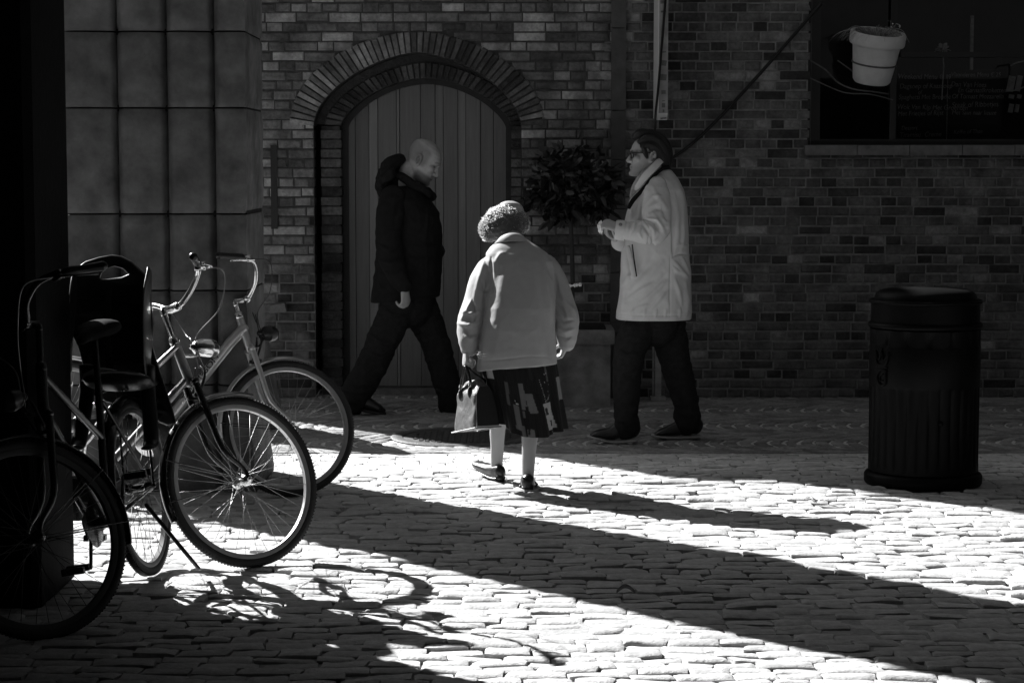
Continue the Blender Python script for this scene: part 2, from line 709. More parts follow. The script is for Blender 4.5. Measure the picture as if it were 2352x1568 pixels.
def manhole():
    r = empty('manhole_cover', MH)
    tag(r, 'round cast iron manhole cover set in the paving beyond the handbag', 'manhole')
    fr = MB()
    fr.lathe([(.345, 0), (.345, .007), (.352, .010), (.405, .010), (.415, .004), (.415, 0)], 72, MH)
    put(fr.build('frame', M_iron, None, sharp=40), r)
    lid = MB()
    lid.lathe([(.340, -.01), (.340, .003), (.334, .005), (0.001, .005)], 72, MH, tone=.7)
    put(lid.build('lid', M_iron, None, sharp=40), r)
    st = MB()
    a = -.3
    n = 0
    while a < .3:
        b = -.3
        while b < .3:
            if a * a + b * b < .30 ** 2:
                st.box(MH + Vector((a, b, .0075)), (.026, .010, .006), Matrix.Rotation(R(45 if n % 2 else -45), 3, 'Z'), tone=1.1)
            b += .036
            n += 1
        a += .036
        n += 1
    put(st.build('raised_studs', M_iron, None, smooth=False), r)


manhole()

# ================================================================== BRICK HOUSE
XC = -.64                        # arch axis
SPR = 1.85                       # springing height


def arch_z(u, rise, a=2.0, b=.5):
    u = min(1.0, abs(u))
    return rise * (1 - u ** a) ** b


WIN = (2.02, 4.4, 1.70, 3.3)     # window opening x0,x1,z0,z1
HOUSE_L = -2.62


def house():
    H = empty('brick_house', (1.0, YW, 0))
    tag(H, 'old brick house wall with pointed arch doorway and dark window', 'house')
    bricks, mort = MB(), MB()
    ch, zt = .0652, 3.25
    rows = int(zt / ch)
    for c in range(rows):
        z0 = c * ch
        zm = z0 + ch / 2
        # free intervals along the wall
        holes = []
        if zm < SPR + .03:
            holes.append((XC - .700, XC + .700))
        else:
            h = zm - SPR
            if h < .60:
                u = (1 - (h / .63) ** 2) ** (1 / 1.8)
                holes.append((XC - .845 * u, XC + .845 * u))
        if WIN[2] < zm < WIN[3]:
            holes.append((WIN[0], WIN[1]))
        segs = [(HOUSE_L, 5.2)]
        for a, b in holes:
            ns = []
            for s, e in segs:
                if a > s:
                    ns.append((s, min(a, e)))
                if b < e:
                    ns.append((max(b, s), e))
            segs = [q for q in ns if q[1] - q[0] > .01]
        for s, e in segs:
            # mortar strip, split so that its tone can follow the two ages of wall
            n = max(1, int((e - s) / .25))
            for i in range(n):
                xa, xb = s + (e - s) * i / n, s + (e - s) * (i + 1) / n
                old = sm(.9, .55, (xa + xb) / 2) * sm(.75, 1.0, zm)
                mort.add([(xa, YW + .010, z0), (xb, YW + .010, z0), (xb, YW + .010, z0 + ch), (xa, YW + .010, z0 + ch)], [(0, 1, 2, 3)],
                         2.0 - 1.4 * old)
            x = HOUSE_L - random.uniform(0, .2) if c % 2 else HOUSE_L - .05
            while x < e:
                old = sm(.9, .55, x) * sm(.75, 1.0, zm)
                L = .216 if c % 2 else .108
                if old > .5 and random.random() < .3:
                    L = random.choice((.108, .216, .16))
                L += random.gauss(0, .004)
                a, b = max(x, s), min(x + L, e)
                x += L
                if b - a < .03:
                    continue
                g = random.uniform(.004, .006)
                r = random.random()
                if old > .5:
                    t = random.choice((random.uniform(.42, .8), random.uniform(.7, 1.3), random.uniform(1.1, 1.9)))
                else:
                    t = random.uniform(.5, .8)
                    if r < .07:
                        t = random.uniform(.8, 1.5)
                    elif r < .25:
                        t = random.uniform(.24, .36)
                if .9 < (a + b) / 2 < 1.3 and zm > 1.85:
                    t *= .8
                j = lambda q: random.gauss(0, q * 1.7)
                yo = YW + random.uniform(-.002, .004)
                za, zb = z0 + .0055 + j(.0012), z0 + ch - .0055 + j(.0012)
                xa, xb = a + g, b - g
                k = .006
                vs = [(xa, YW + .05, za), (xb, YW + .05, za), (xb, YW + .05, zb), (xa, YW + .05, zb),
                      (xa, yo + k, za), (xb, yo + k, za), (xb, yo + k, zb), (xa, yo + k, zb),
                      (xa + k + abs(j(.003)), yo + j(.001), za + k + abs(j(.0015))), (xb - k - abs(j(.003)), yo + j(.001), za + k + abs(j(.0015))),
                      (xb - k - abs(j(.003)), yo + j(.001), zb - k - abs(j(.0015))), (xa + k + abs(j(.003)), yo + j(.001), zb - k - abs(j(.0015)))]
                fs = [(8, 9, 10, 11)]
                for q in range(4):
                    q2 = (q + 1) % 4
                    fs.append((q, q2, 4 + q2, 4 + q))
                    fs.append((4 + q, 4 + q2, 8 + q2, 8 + q))
                bricks.add(vs, fs, t)
    wl = mort.build('wall', M_mortar, None, smooth=False)
    put(wl, H)
    put(bricks.build('brickwork', M_brick, None, smooth=False), wl)
    # body of the house behind the face: gable rising to the right, with real thickness
    z1 = rows * ch
    body = MB()
    yb = YW + .34
    gab = [(HOUSE_L, 0), (XC - .72, 0), (XC - .72, SPR + .2), (XC, SPR + .52), (XC + .72, SPR + .2), (XC + .72, 0), (WIN[0], 0), (WIN[0], 3.3), (5.2, 3.3)]
    # plain upper wall above the modelled courses (out of the picture)
    slope_l = [(HOUSE_L - .20, 2.55), (1.2, 7.6), (5.2, 7.6), (5.2, z1), (HOUSE_L, z1)]
    up = [(HOUSE_L, z1), (5.2, z1), (5.2, 12.5), (4.1, 12.5), (HOUSE_L + .45, 3.25)]
    vs = [(x, YW + .004, z) for x, z in up] + [(x, yb, z) for x, z in up]
    n = len(up)
    body.add(vs, [tuple(range(n)), tuple(range(2 * n - 1, n - 1, -1))] + [(i, n + i, n + (i + 1) % n, (i + 1) % n) for i in range(n)], .5)
    # backs and side, so that the wall is solid for the light
    body.add([(HOUSE_L + .002, YW + .006, 0), (HOUSE_L + .002, yb, 0), (HOUSE_L + .002, yb, z1), (HOUSE_L + .002, YW + .006, z1)], [(0, 1, 2, 3)], .5)
    body.box(((HOUSE_L + XC - .745) / 2, YW + .33, z1 / 2), (XC - .745 - HOUSE_L - .01, .60, z1 - .01), tone=.5)
    body.box(((XC + .72 + WIN[0] - .03) / 2, YW + .18, z1 / 2), (WIN[0] - .03 - XC - .72, .30, z1 - .01), tone=.5)
    body.box(((WIN[0] + 5.2) / 2, YW + .18, (WIN[2] - .03) / 2), (5.2 - WIN[0], .30, WIN[2] - .03), tone=.5)
    body.box((XC, YW + .33, (2.50 + z1) / 2), (1.49, .60, z1 - 2.50), tone=.5)
    put(body.build('upper_wall', M_mortar, None, smooth=False), H)
    dk = MB()
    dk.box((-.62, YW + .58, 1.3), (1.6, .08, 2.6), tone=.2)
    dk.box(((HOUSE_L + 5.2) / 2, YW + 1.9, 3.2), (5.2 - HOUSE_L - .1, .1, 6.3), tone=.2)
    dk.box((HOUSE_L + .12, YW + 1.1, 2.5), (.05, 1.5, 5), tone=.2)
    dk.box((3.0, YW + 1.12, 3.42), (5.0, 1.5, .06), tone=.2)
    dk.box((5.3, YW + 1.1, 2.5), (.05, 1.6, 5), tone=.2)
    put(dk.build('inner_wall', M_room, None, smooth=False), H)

    # arch of radial bricks, front order
    def order(name, xc, w_out, w_in, r_out, r_in, ex_out, ex_in, ya, yb, n, tone_fn, spring=SPR):
        mb = MB()
        bed = MB()

        def pt(k, out):
            a = math.pi * k
            # equal steps along the curve, from left springing to the right
            w, r, ex = (w_out, r_out, ex_out) if out else (w_in, r_in, ex_in)
            u = -math.cos(a)
            z = arch_z(u, r, *ex)
            return Vector((xc + u * w, 0, spring + z))
        # arc length parametrisation on the middle line
        M = 600
        mid = [(pt(i / M, True) + pt(i / M, False)) * .5 for i in range(M + 1)]
        L = [0]
        for i in range(M):
            L.append(L[-1] + (mid[i + 1] - mid[i]).length)
        ks = []
        i = 0
        for q in range(n + 1):
            t = L[-1] * q / n
            while i < M - 1 and L[i + 1] < t:
                i += 1
            ks.append((i + (t - L[i]) / max(1e-9, L[i + 1] - L[i])) / M)
        for q in range(n):
            g = .10
            ka, kb = ks[q] + (ks[q + 1] - ks[q]) * g, ks[q + 1] - (ks[q + 1] - ks[q]) * g
            yo = ya + random.uniform(-.003, .004)
            c4 = [pt(ka, False), pt(kb, False), pt(kb, True), pt(ka, True)]
            cen = sum(c4, Vector()) / 4
            c4 = [cen + (p - cen) * random.uniform(.95, 1.0) for p in c4]
            f = [cen + (p - cen) * .88 for p in c4]
            vs = [Vector((p.x, yb, p.z)) for p in c4] + [Vector((p.x, yo + .006, p.z)) for p in c4] + [Vector((p.x, yo, p.z)) for p in f]
            fs = [(11, 10, 9, 8)]
            for z in range(4):
                z2 = (z + 1) % 4
                fs.append((z2, z, 4 + z, 4 + z2))
                fs.append((4 + z2, 4 + z, 8 + z, 8 + z2))
            mb.add(vs, fs, tone_fn(q / n))
            A = [pt(ks[q], False), pt(ks[q + 1], False), pt(ks[q + 1], True), pt(ks[q], True)]
            ctr0 = Vector((xc, 0, spring - .1))
            A[2] += (A[2] - ctr0).normalized() * .06
            A[3] += (A[3] - ctr0).normalized() * .06
            bed.add([Vector((A[0].x, ya + .012, A[0].z)), Vector((A[1].x, ya + .012, A[1].z)), Vector((A[2].x, ya + .026, A[2].z)), Vector((A[3].x, ya + .026, A[3].z))] + [Vector((p.x, yb, p.z)) for p in A],
                    [(3, 2, 1, 0), (0, 1, 5, 4), (2, 3, 7, 6)], .6)
        o = bed.build(name, M_mortar, None, smooth=False)
        put(o, H)
        put(mb.build('arch_bricks', M_brick, None, smooth=False), o)

    order('outer_arch', XC, .865, .700, .63, .49, (1.8, .5), (1.55, .57), YW - .012, YW + .20, 50,
          lambda t: random.choice((random.uniform(.4, .7), random.uniform(.6, 1.0), random.uniform(.9, 1.35))) * (1.2 - .75 * sm(.35, .6, t) + .35 * sm(.8, .95, t)))
    YI = YW + .17
    XI = -.588
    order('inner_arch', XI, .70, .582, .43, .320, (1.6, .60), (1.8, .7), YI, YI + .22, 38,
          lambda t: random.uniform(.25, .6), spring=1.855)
    # jambs of the inner order
    for sx in (-1, 1):
        jb, jm = MB(), MB()
        for c in range(int(1.855 / ch)):
            xa, xb = sorted((XI + sx * .582, XI + sx * .72))
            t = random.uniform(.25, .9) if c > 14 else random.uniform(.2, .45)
            jb.box(((xa + xb) / 2 + random.gauss(0, .002), YI + .11 + random.uniform(0, .004), c * ch + ch / 2), (xb - xa, .22, ch - .011), tone=t)
        jm.box((XI + sx * .655, YI + .115, .925), (.125, .208, 1.85), tone=.6)
        # reveal of the wall face beside the doorway
        for c in range(int(1.85 / ch)):
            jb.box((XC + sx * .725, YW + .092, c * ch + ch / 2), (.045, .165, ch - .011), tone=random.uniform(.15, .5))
        o = put(jm.build('door_jamb', M_mortar, None, smooth=False), H)
        put(jb.build('jamb_bricks', M_brick, None, smooth=False), o)
    # door: planks under a curved head, frame around them
    YD = YI + .17
    w_d = .56
    dm = MB()
    xs = [-1.0, -.89, -.72, -.61, -.38, -.34, -.08, .10, .20, .38, .48, .66, .82, 1.0]
    tones = [.9, .75, 1.12, .82, 1.0, .8, .72, .88, .76, 1.0, .86, .8, .74]
    for i, t in enumerate(tones):
        ua, ub = xs[i], xs[i + 1]
        m = 6
        yo = YD + (.010 if i % 2 else .0)
        pts = []
        for k in range(m + 1):
            u = ua + (ub - ua) * k / m
            pts.append((XI + u * w_d, 1.84 + arch_z(u, .315, 1.8, .7)))
        xa, xb = pts[0][0] + .002, pts[-1][0] - .002
        top = [(max(xa, min(xb, x)), z) for x, z in pts]
        out = [(xa, .045), (xb, .045)] + top[::-1]
        n = len(out)
        vs = [(x, yo, z) for x, z in out] + [(x, YD + .06, z) for x, z in out]
        dm.add(vs, [tuple(range(n)), ] + [(k, n + k, n + (k + 1) % n, (k + 1) % n) for k in range(n)], t)
    door = dm.build('door', M_plank, None, smooth=False)
    put(door, H)
    fm = MB()
    K = 40
    inner, outer = [], []
    inner.append((XI - w_d + .015, .0))
    outer.append((XI - w_d - .06, .0))
    for k in range(K + 1):
        u = -math.cos(math.pi * k / K)
        inner.append((XI + u * (w_d - .015), 1.84 + arch_z(u, .300, 1.8, .7)))
        outer.append((XI + u * (w_d + .06), 1.84 + arch_z(u, .365, 1.8, .68)))
    inner.append((XI + w_d - .015, 0))
    outer.append((XI + w_d + .06, 0))
    m = len(inner)
    vs = []
    for (a, b) in zip(inner, outer):
        vs += [(a[0], YD - .035, a[1]), (b[0], YD - .035, b[1]), (a[0], YD + .02, a[1]), (b[0], YD + .02, b[1])]
    fs = []
    for k in range(m - 1):
        a, b = k * 4, k * 4 + 4
        fs += [(a, b, b + 1, a + 1), (a, a + 2, b + 2, b), (a + 1, b + 1, b + 3, a + 3)]
    fm.add(vs, fs)
    put(fm.build('door_frame', M_darkwood, None, sharp=40), door)
    sl = MB()
    sl.box((XI, YD - .02, .018), (1.30, .30, .036))
    put(sl.build('door_step', M_sill, None, smooth=False), H)
    # small stones on the left part of the wall
    cs = MB()
    cs.box(P(641, 706, YW) + Vector((0, -.03, 0)), (.115, .13, .055), Matrix.Rotation(R(-8), 3, 'Y'), tone=1.0, taper=.86)
    put(cs.build('jutting_stone', M_sill, None, smooth=False), H)
    sb = MB()
    sb.box(P(630, 430, YW) + Vector((0, 0, 0)), (.044, .025, .565))  # narrow dark upright strip on the wall face
    put(sb.build('dark_strip', M_blackpaint, None, smooth=False), H)
    # window
    wy = YW + .10
    wf = MB()
    x0, x1, z0, z1w = WIN
    wf.box((x0 + .035, wy, (z0 + z1w) / 2), (.07, .08, z1w - z0))
    wf.box(((x0 + x1) / 2, wy, z0 + .03), (x1 - x0 - .14, .08, .06))
    wf.box((x0 + .565, wy, (z0 + z1w) / 2), (.045, .07, z1w - z0 - .06))
    wf.box((x0 + .59 + .6, wy + .001, 2.33), (1.15, .05, .035))
    win = wf.build('window', M_blackpaint, None, smooth=False)
    put(win, H)
    gp = MB()
    gp.add([(x0 + .07, wy + .02, z0 + .06), (x1, wy + .02, z0 + .06), (x1, wy + .02, z1w), (x0 + .07, wy + .02, z1w)], [(0, 1, 2, 3)])
    put(gp.build('pane', M_glass, None, smooth=False), win)
    ca = P(2232, 90, wy + .25)
    cb = MB()
    cb.box((ca.x, ca.y, 2.33), (.022, .02, .56))
    put(cb.build('curtain_edge', M_lace, None, smooth=False), win)
    rv = MB()
    rv.box((x0 - .012, YW + .10, (z0 + z1w) / 2), (.02, .19, z1w - z0), tone=.3)
    put(rv.build('reveal', M_mortar, None, smooth=False), win)
    ss = MB()
    zz = P(2100, 345, YW - .05).z
    k = 7
    for i in range(k):
        L = (x1 + .05 - x0 + .05) / k
        xa = x0 - .05 + L * i
        ss.box((xa + L / 2, YW + .03, zz), (L - .006, .20, .068 + random.uniform(-.002, .002)))
    put(ss.build('sill', M_sill, None, smooth=False), win)
    return H


house()
# menu board standing behind the glass
mbd = MB()
ctr = P(2180, 248, YW + .30)
mbd.box(ctr + Vector((0, .02, 0)), (.72, .02, .52))
board = mbd.build('menu_board', M_board, None, smooth=False, origin=ctr)
tag(board, 'black menu board with faint chalk handwriting behind the window glass', 'menu board')


def chalk_lines():
    lines = [(2062, 176, 'Weekend Menu € 19', 17), (2066, 199, 'Dagsoep of Kaassoep', 17), (2108, 213, 'of', 14), (2064, 224, 'Spaghetti Met Broodje', 16),
             (2060, 246, 'Wok Van Kip Met Groenten', 17), (2062, 262, 'Met Frietjes of Rijst', 16), (2070, 295, 'Dessert', 14), (2066, 311, 'Tiramisu  Creme', 17),
             (2184, 172, 'Vlaanderen Menu € 25', 15), (2184, 194, 'Dan Van Hees', 17), (2200, 208, 'En Garnaalkroketten', 16), (2186, 222, 'Of Tomaat Mozzarella', 16),
             (2186, 242, 'Steak of Ribbetjes', 18), (2186, 259, 'Met Saus naar keuze', 15), (2190, 304, 'Koffie of Thee', 14)]
    ms = []
    for px, py, t, s in lines:
        me = text_mesh(t, s / FPX * 14.5 * .95, .0008, shear=.15, width=.86)
        p = P(px, py, YW + .296)
        me.transform(Matrix.Translation(p) @ Matrix.Rotation(R(90), 4, 'X') @ Matrix.Rotation(R(random.uniform(-1.5, 2)), 4, 'Z'))
        ms.append(me)
    mb = join_meshes(ms, 'chalk')
    a = P(2177, 165, YW + .296)
    mb.box((a.x, a.y, a.z - .26), (.004, .002, .48))
    put(mb.build('chalk_lettering', M_chalk, None, smooth=False), board)


chalk_lines()


def pale_things_in_window():
    # pale card behind the glass, standing in for a gridded reflection
    mb = MB()
    for i, (px, py, wd, hh) in enumerate(((2322, 193, 16, 36), (2340, 192, 12, 36), (2323, 222, 12, 9), (2341, 222, 10, 9), (2322, 249, 11, 20), (2336, 249, 9, 18))):
        p = P(px, py, YW + .32)
        mb.box(p, (wd / 331., .01, hh / 331.), Matrix.Rotation(R(10), 3, 'Y'))
    o = mb.build('reflection_slats', M_lace, None, smooth=False, origin=P(2330, 220, YW + .32))
    tag(o, 'pale card behind the far right end of the window glass', 'slats')
    # small flower head inside
    c = P(2165, 118, YW + .28)
    fm = MB()
    for i in range(26):
        a, b = random.uniform(0, 6.28), random.uniform(-.5, 1.2)
        d = Vector((math.cos(a) * math.cos(b), math.sin(a) * math.cos(b) * .5, math.sin(b))) * random.uniform(.03, .075)
        fm.tube([c + d * .2, c + d * .7 + Vector((0, 0, .01)), c + d], [(.003, .001), (.012, .002), (.002, .001)], n=6, cap=False, tone=random.uniform(.5, 2.0))
    fm.tube([c, c + Vector((.01, 0, -.1)), c + Vector((.0, 0, -.33))], .004, n=6)
    o = fm.build('flower', M_grass, None, origin=c)
    tag(o, 'small pale flower head standing behind the dark window glass', 'flower')


pale_things_in_window()


def flower_pot():
    Yp = YW - .26
    c = P(2001, 190, Yp)
    k = 1 / (FPX / Yp)
    prof = [(.001, 0), (38 * k, 0), (43 * k, 6 * k), (48 * k, 40 * k), (54 * k, 84 * k), (55 * k, 86 * k), (61 * k, 88 * k), (63 * k, 92 * k), (63.5 * k, 112 * k), (61 * k, 117 * k), (54 * k, 116 * k), (52 * k, 96 * k), (.001, 94 * k)]
    mb = MB().lathe(prof, 56, c)
    tilt = Matrix.Rotation(R(14), 3, 'X') @ Matrix.Rotation(R(5), 3, 'Y')
    mb.xform(lambda v: c + tilt @ (v - c))
    o = mb.build('flower_pot', M_pot, None, origin=c, sharp=50)
    tag(o, 'pale glazed flower pot tilted forward in an iron ring before the window', 'flower pot')
    # ring bracket
    br = MB()
    ring = []
    for i in range(33):
        a = 2 * math.pi * i / 32
        ring.append(c + tilt @ Vector((49.6 * k * math.cos(a), 49.6 * k * math.sin(a), 45 * k)))
    br.tube(ring, .006, n=8, cap=False)
    back = c + Vector((0, .25, .10))
    br.tube([ring[8], back], .006, n=8)
    wl = [P(1862, 140, YW - .02), P(1895, 160, YW - .12), P(1925, 190, YW - .22), P(1960, 205, YW - .30), P(2005, 211, YW - .33), P(2040, 216, YW - .30)]
    br.tube(wl, .005, n=8, sub=5)
    wl = [P(1862, 180, YW - .02), P(1905, 200, YW - .16), P(1945, 214, YW - .27), P(2000, 217, YW - .32), P(2050, 230, YW - .25)]
    br.tube(wl, .0045, n=8, sub=5)
    wl = [P(1925, 140, YW - .05), P(1950, 158, YW - .1), P(1966, 170, YW - .2)]
    br.tube(wl, .0045, n=8, sub=4)
    o = br.build('wall_bracket', M_iron, None, origin=back)
    tag(o, 'curled iron bracket with a ring holding the pale pot', 'bracket', 'iron pot brackets on the window wall')
    b2 = MB()
    b2.tube([P(2322, 151, YW - .1), P(2340, 143, YW - .16), P(2375, 138, YW - .22)], .005, n=8, sub=4)
    b2.tube([P(2312, 210, YW - .1), P(2335, 207, YW - .18), P(2375, 190, YW - .25)], .005, n=8, sub=4)
    b2.tube([P(2375, 138, YW - .22), P(2375, 190, YW - .25)], .006, n=8)
    o = b2.build('wall_bracket', M_iron, None, origin=P(2375, 165, YW - .2))
    tag(o, 'empty curled iron bracket cut by the right edge of the photo', 'bracket', 'iron pot brackets on the window wall')
    pl = MB()
    top = c + tilt @ Vector((0, 0, 100 * k))
    for i in range(150):
        a = random.uniform(0, 6.28)
        l = random.uniform(.05, .19) * (1.25 if math.cos(a) < -.3 else .75)
        base = top + tilt @ Vector((math.cos(a) * .08 * random.random(), math.sin(a) * .09 * random.random(), 0))
        o1 = Vector((math.cos(a), math.sin(a) * .9, 0))
        up = random.uniform(.02, .08)
        q = [base, base + o1 * l * .4 + Vector((0, 0, up)), base + o1 * l * .8 + Vector((0, 0, up * .8)), base + o1 * l * 1.1 + Vector((0, 0, up * .1 - .03 * random.random()))]
        pl.tube(q, [(.0022, .0008), (.0022, .0008), (.0015, .0006), (.0006, .0004)], n=5, cap=False, sub=3, tone=random.uniform(.4, 1.6))
    for i in range(22):
        b = P(2052 + random.gauss(0, 8), 72 + random.gauss(0, 12), Yp - .02 + random.gauss(0, .02))
        d = Vector((random.gauss(0, 1), random.gauss(0, 1), random.gauss(.3, 1))).normalized() * .022
        pl.tube([b, b + d * .5, b + d], [(.002, .001), (.007, .002), (.001, .001)], n=6, cap=False, tone=random.uniform(1.5, 3.5))
        pl.tube([top + Vector((.08, 0, 0)), b], .0012, n=4, cap=False)
    o = pl.build('pot_plant', M_grass, None, origin=top)
    tag(o, 'wispy grassy plant with one small blossom growing in the pale pot', 'plant')


flower_pot()


def wall_things():
    # flat strip (drain pipe casing) up the wall
    a = P(1421, 0, YW)
    mb = MB()
    zs = [0, .45, .86, 1.17, 1.29, 1.62, 1.95, 2.5, 3.2]
    for i in range(len(zs) - 1):
        mb.box((a.x, YW - .022, (zs[i] + zs[i + 1]) / 2), (.098, .045, zs[i + 1] - zs[i] - .006), tone=random.uniform(.8, 1.1))
    o = mb.build('drainpipe', M_planter, None, smooth=False, origin=(a.x, YW, 0))
    o.data.materials[0] = mk('pipe_casing', .075, rough=.85, var=.3, scale=14, bump=.2)
    tag(o, 'flat grey jointed pipe casing running up the brick wall behind the bay tree', 'pipe')
    # projecting white sign box, seen edge-on
    ys = YW - .05
    yf = YW - .50
    bl = P(1511, 276, yf)
    br_ = P(1533, 276, yf)
    xa, xb = bl.x, br_.x
    zb = bl.z
    zt = 3.3
    cor = .07
    out = [(ys, zb + .02), (ys, zt), (yf, zt), (yf, zb + cor * .5), (yf + .02, zb + .008), (yf + .05, zb)]
    n = len(out)
    mb = MB()
    mb.add([(xa, y, z) for y, z in out] + [(xb, y, z) for y, z in out],
           [tuple(range(n)), tuple(range(2 * n - 1, n - 1, -1))] + [(k, n + k, n + (k + 1) % n, (k + 1) % n) for k in range(n)])
    sg = mb.build('hanging_sign', M_white, None, smooth=False, origin=((xa + xb) / 2, ys, zb))
    tag(sg, 'tall narrow white sign box sticking out from the brick wall', 'sign')
    em = MB()
    em.box(((xa + xb) / 2 + .003, yf - .004, (zb + zt) / 2 + .02), (xb - xa - .004, .006, zt - zb - .05))
    put(em.build('edge_strip', M_signedge, None, smooth=False), sg)
    mk_ = MB()
    for py, hh, wd in ((5, 7, 14), (27, 4, 12), (60, 40, 3), (120, 3, 12), (145, 12, 14), (178, 14, 14), (212, 9, 10), (232, 2, 6), (242, 10, 8), (255, 6, 4), (272, 3, 14)):
        p = P(1524, py, yf - .008)
        mk_.box(p, (wd / 350., .002, hh / 350.), Matrix.Rotation(R(random.uniform(-8, 8)), 3, 'Y'))
    put(mk_.build('lettering', mk('sign_marks', .13, rough=.9), None, smooth=False), sg)
    # cables
    mb = MB()
    mb.tube([P(1531, -30, yf - .03), P(1522, 80, yf - .03), P(1512, 200, yf - .03), P(1505, 276, yf - .03), P(1505, 340, yf + .1), P(1512, 420, YW - .1)], .008, n=8, sub=6)
    o = mb.build('black_cable', M_blackpaint, None, origin=P(1505, 276, yf))
    tag(o, 'thin black cable hanging down in front of the white sign', 'cable')
    mb = MB()
    mb.tube([P(1885, 10, YW - .06), P(1800, 108, YW - .06), P(1700, 220, YW - .06), P(1640, 283, YW - .06), P(1590, 330, YW - .06), P(1545, 362, YW - .06), P(1500, 385, YW - .05)], .0115, n=8, sub=5)
    o = mb.build('slanting_cable', M_blackpaint, None, origin=P(1700, 220, YW - .06))
    tag(o, 'thick black cable slanting across the brick wall to the window', 'cable')
    # pale post at the foot of the wall
    q = P(1511, 912, YW - .12)
    mb = MB()
    mb.box((q.x, q.y, .55), (.042, .042, 1.1))
    mb.box((q.x - .031, q.y + .02, .55), (.012, .012, 1.1))
    mb.box((q.x, q.y, .012), (.10, .10, .024))
    o = mb.build('wall_post', mk('post_paint', .34, rough=.6, var=.4, scale=14, bump=.1), None, smooth=False, origin=(q.x, q.y, 0))
    tag(o, 'slim pale post standing at the wall foot behind the pale coated man', 'post')


wall_things()


def planter_and_tree():
    Yf = 13.62
    xl, xr = P(1225, 900, Yf).x, P(1402, 900, Yf).x
    zt, zl = P(1350, 757, Yf).z, P(1350, 790, Yf).z
    mb = MB()
    cx, dw = (xl + xr) / 2, xr - xl
    d = .46
    mb.box((cx, Yf + d / 2, zl / 2), (dw, d, zl))
    mb.box((cx, Yf + d / 2, (zl + zt) / 2), (dw + .05, d + .05, zt - zl - .004))
    pl = mb.build('planter', M_planter, None, smooth=False, origin=(cx, Yf + d / 2, 0))
    tag(pl, 'square stone planter with a thick rim holding the bay tree', 'planter')
    so = MB()
    so.box((cx, Yf + d / 2, zt + .002), (dw - .06, d - .06, .02))
    put(so.build('soil', mk('soil', .02, rough=1.0), None), pl)
    c = P(1315, 432, Yf + d / 2)
    t = empty('bay_tree', (cx, Yf + d / 2, zt))
    tag(t, 'clipped bay tree with glossy dark leaves on a bare stem', 'tree')
    tk = MB()
    b = Vector((cx, Yf + d / 2, zt))
    tk.tube([b, b + Vector((.01, 0, .3)), c + Vector((-.01, 0, -.2)), c], [.016, .015, .014, .01], n=10, sub=4)
    for i in range(14):
        a = random.uniform(0, 6.28)
        e = random.uniform(-.3, 1.2)
        dv = Vector((math.cos(a) * math.cos(e), math.sin(a) * math.cos(e), math.sin(e))) * .24
        tk.tube([c - Vector((0, 0, .12)), c + dv * .5, c + dv], [.008, .005, .002], n=6, sub=3)
    put(tk.build('trunk', M_bark, None), t)
    lf = MB()
    clumps = []
    while len(clumps) < 70:
        q = Vector((random.uniform(-1, 1), random.uniform(-1, 1), random.uniform(-1, 1)))
        if q.length < 1 and (q.length > .45 or random.random() < .35):
            clumps.append((Vector((q.x * .31 * random.uniform(.85, 1.12), q.y * .24, q.z * .235 * random.uniform(.8, 1.1))), q.normalized()))
    for i in range(1500):
        cc, qn = random.choice(clumps)
        p = c + cc + Vector((random.gauss(0, .032), random.gauss(0, .032), random.gauss(0, .032)))
        d_ = (qn * .5 + Vector((random.gauss(0, .75), random.gauss(0, .75), random.gauss(.0, .7)))).normalized()
        L = random.uniform(.045, .10)
        sd = d_.cross(Vector((random.gauss(0, 1), random.gauss(0, 1), random.gauss(0, 1)))).normalized()
        up = sd.cross(d_)
        W = L * random.uniform(.17, .25)
        dr = Vector((0, 0, -L * random.uniform(0, .25)))
        m1, m2 = p + d_ * L * .35, p + d_ * L * .7 + dr * .4
        e = p + d_ * L + dr
        vs = [p, m1 + sd * W + up * W * .35, m2 + sd * W * .8 + up * W * .3, e, m2 - sd * W * .8 + up * W * .3, m1 - sd * W + up * W * .35, m1, m2]
        lf.add(vs, [(0, 6, 1), (1, 6, 7, 2), (2, 7, 3), (0, 5, 6), (5, 4, 7, 6), (4, 3, 7)], random.choice((.3, .45, .6, .8, .8, 1.1, 2.4)))
    put(lf.build('crown', M_leaf, None, smooth=True, sharp=60), t)
    # small shiny clasp on the stem
    k = P(1321, 655, Yf + d / 2 - .03)
    cl = MB()
    rt = Matrix.Rotation(R(-7), 3, 'Y')
    cl.box(k, (.085, .008, .012), rt)
    ro = MB()
    for i, s in enumerate((-.036, -.005, .010, .034)):
        cl.box(k + rt @ Vector((s, -.006, 0)), (.016 if i in (0, 3) else .009, .010, .024), rt)
    cl.tube([k, k + Vector((-.02, .03, .002)), b + Vector((.02, .0, k.z - b.z))], .004, n=6)
    o = cl.build('metal_clasp', M_chrome, None, smooth=False, origin=k)
    tag(o, 'small shiny metal clasp tied round the bay tree stem', 'clasp')


planter_and_tree()

# ================================================================== STONE PIERS ON THE LEFT
YP = 10.12


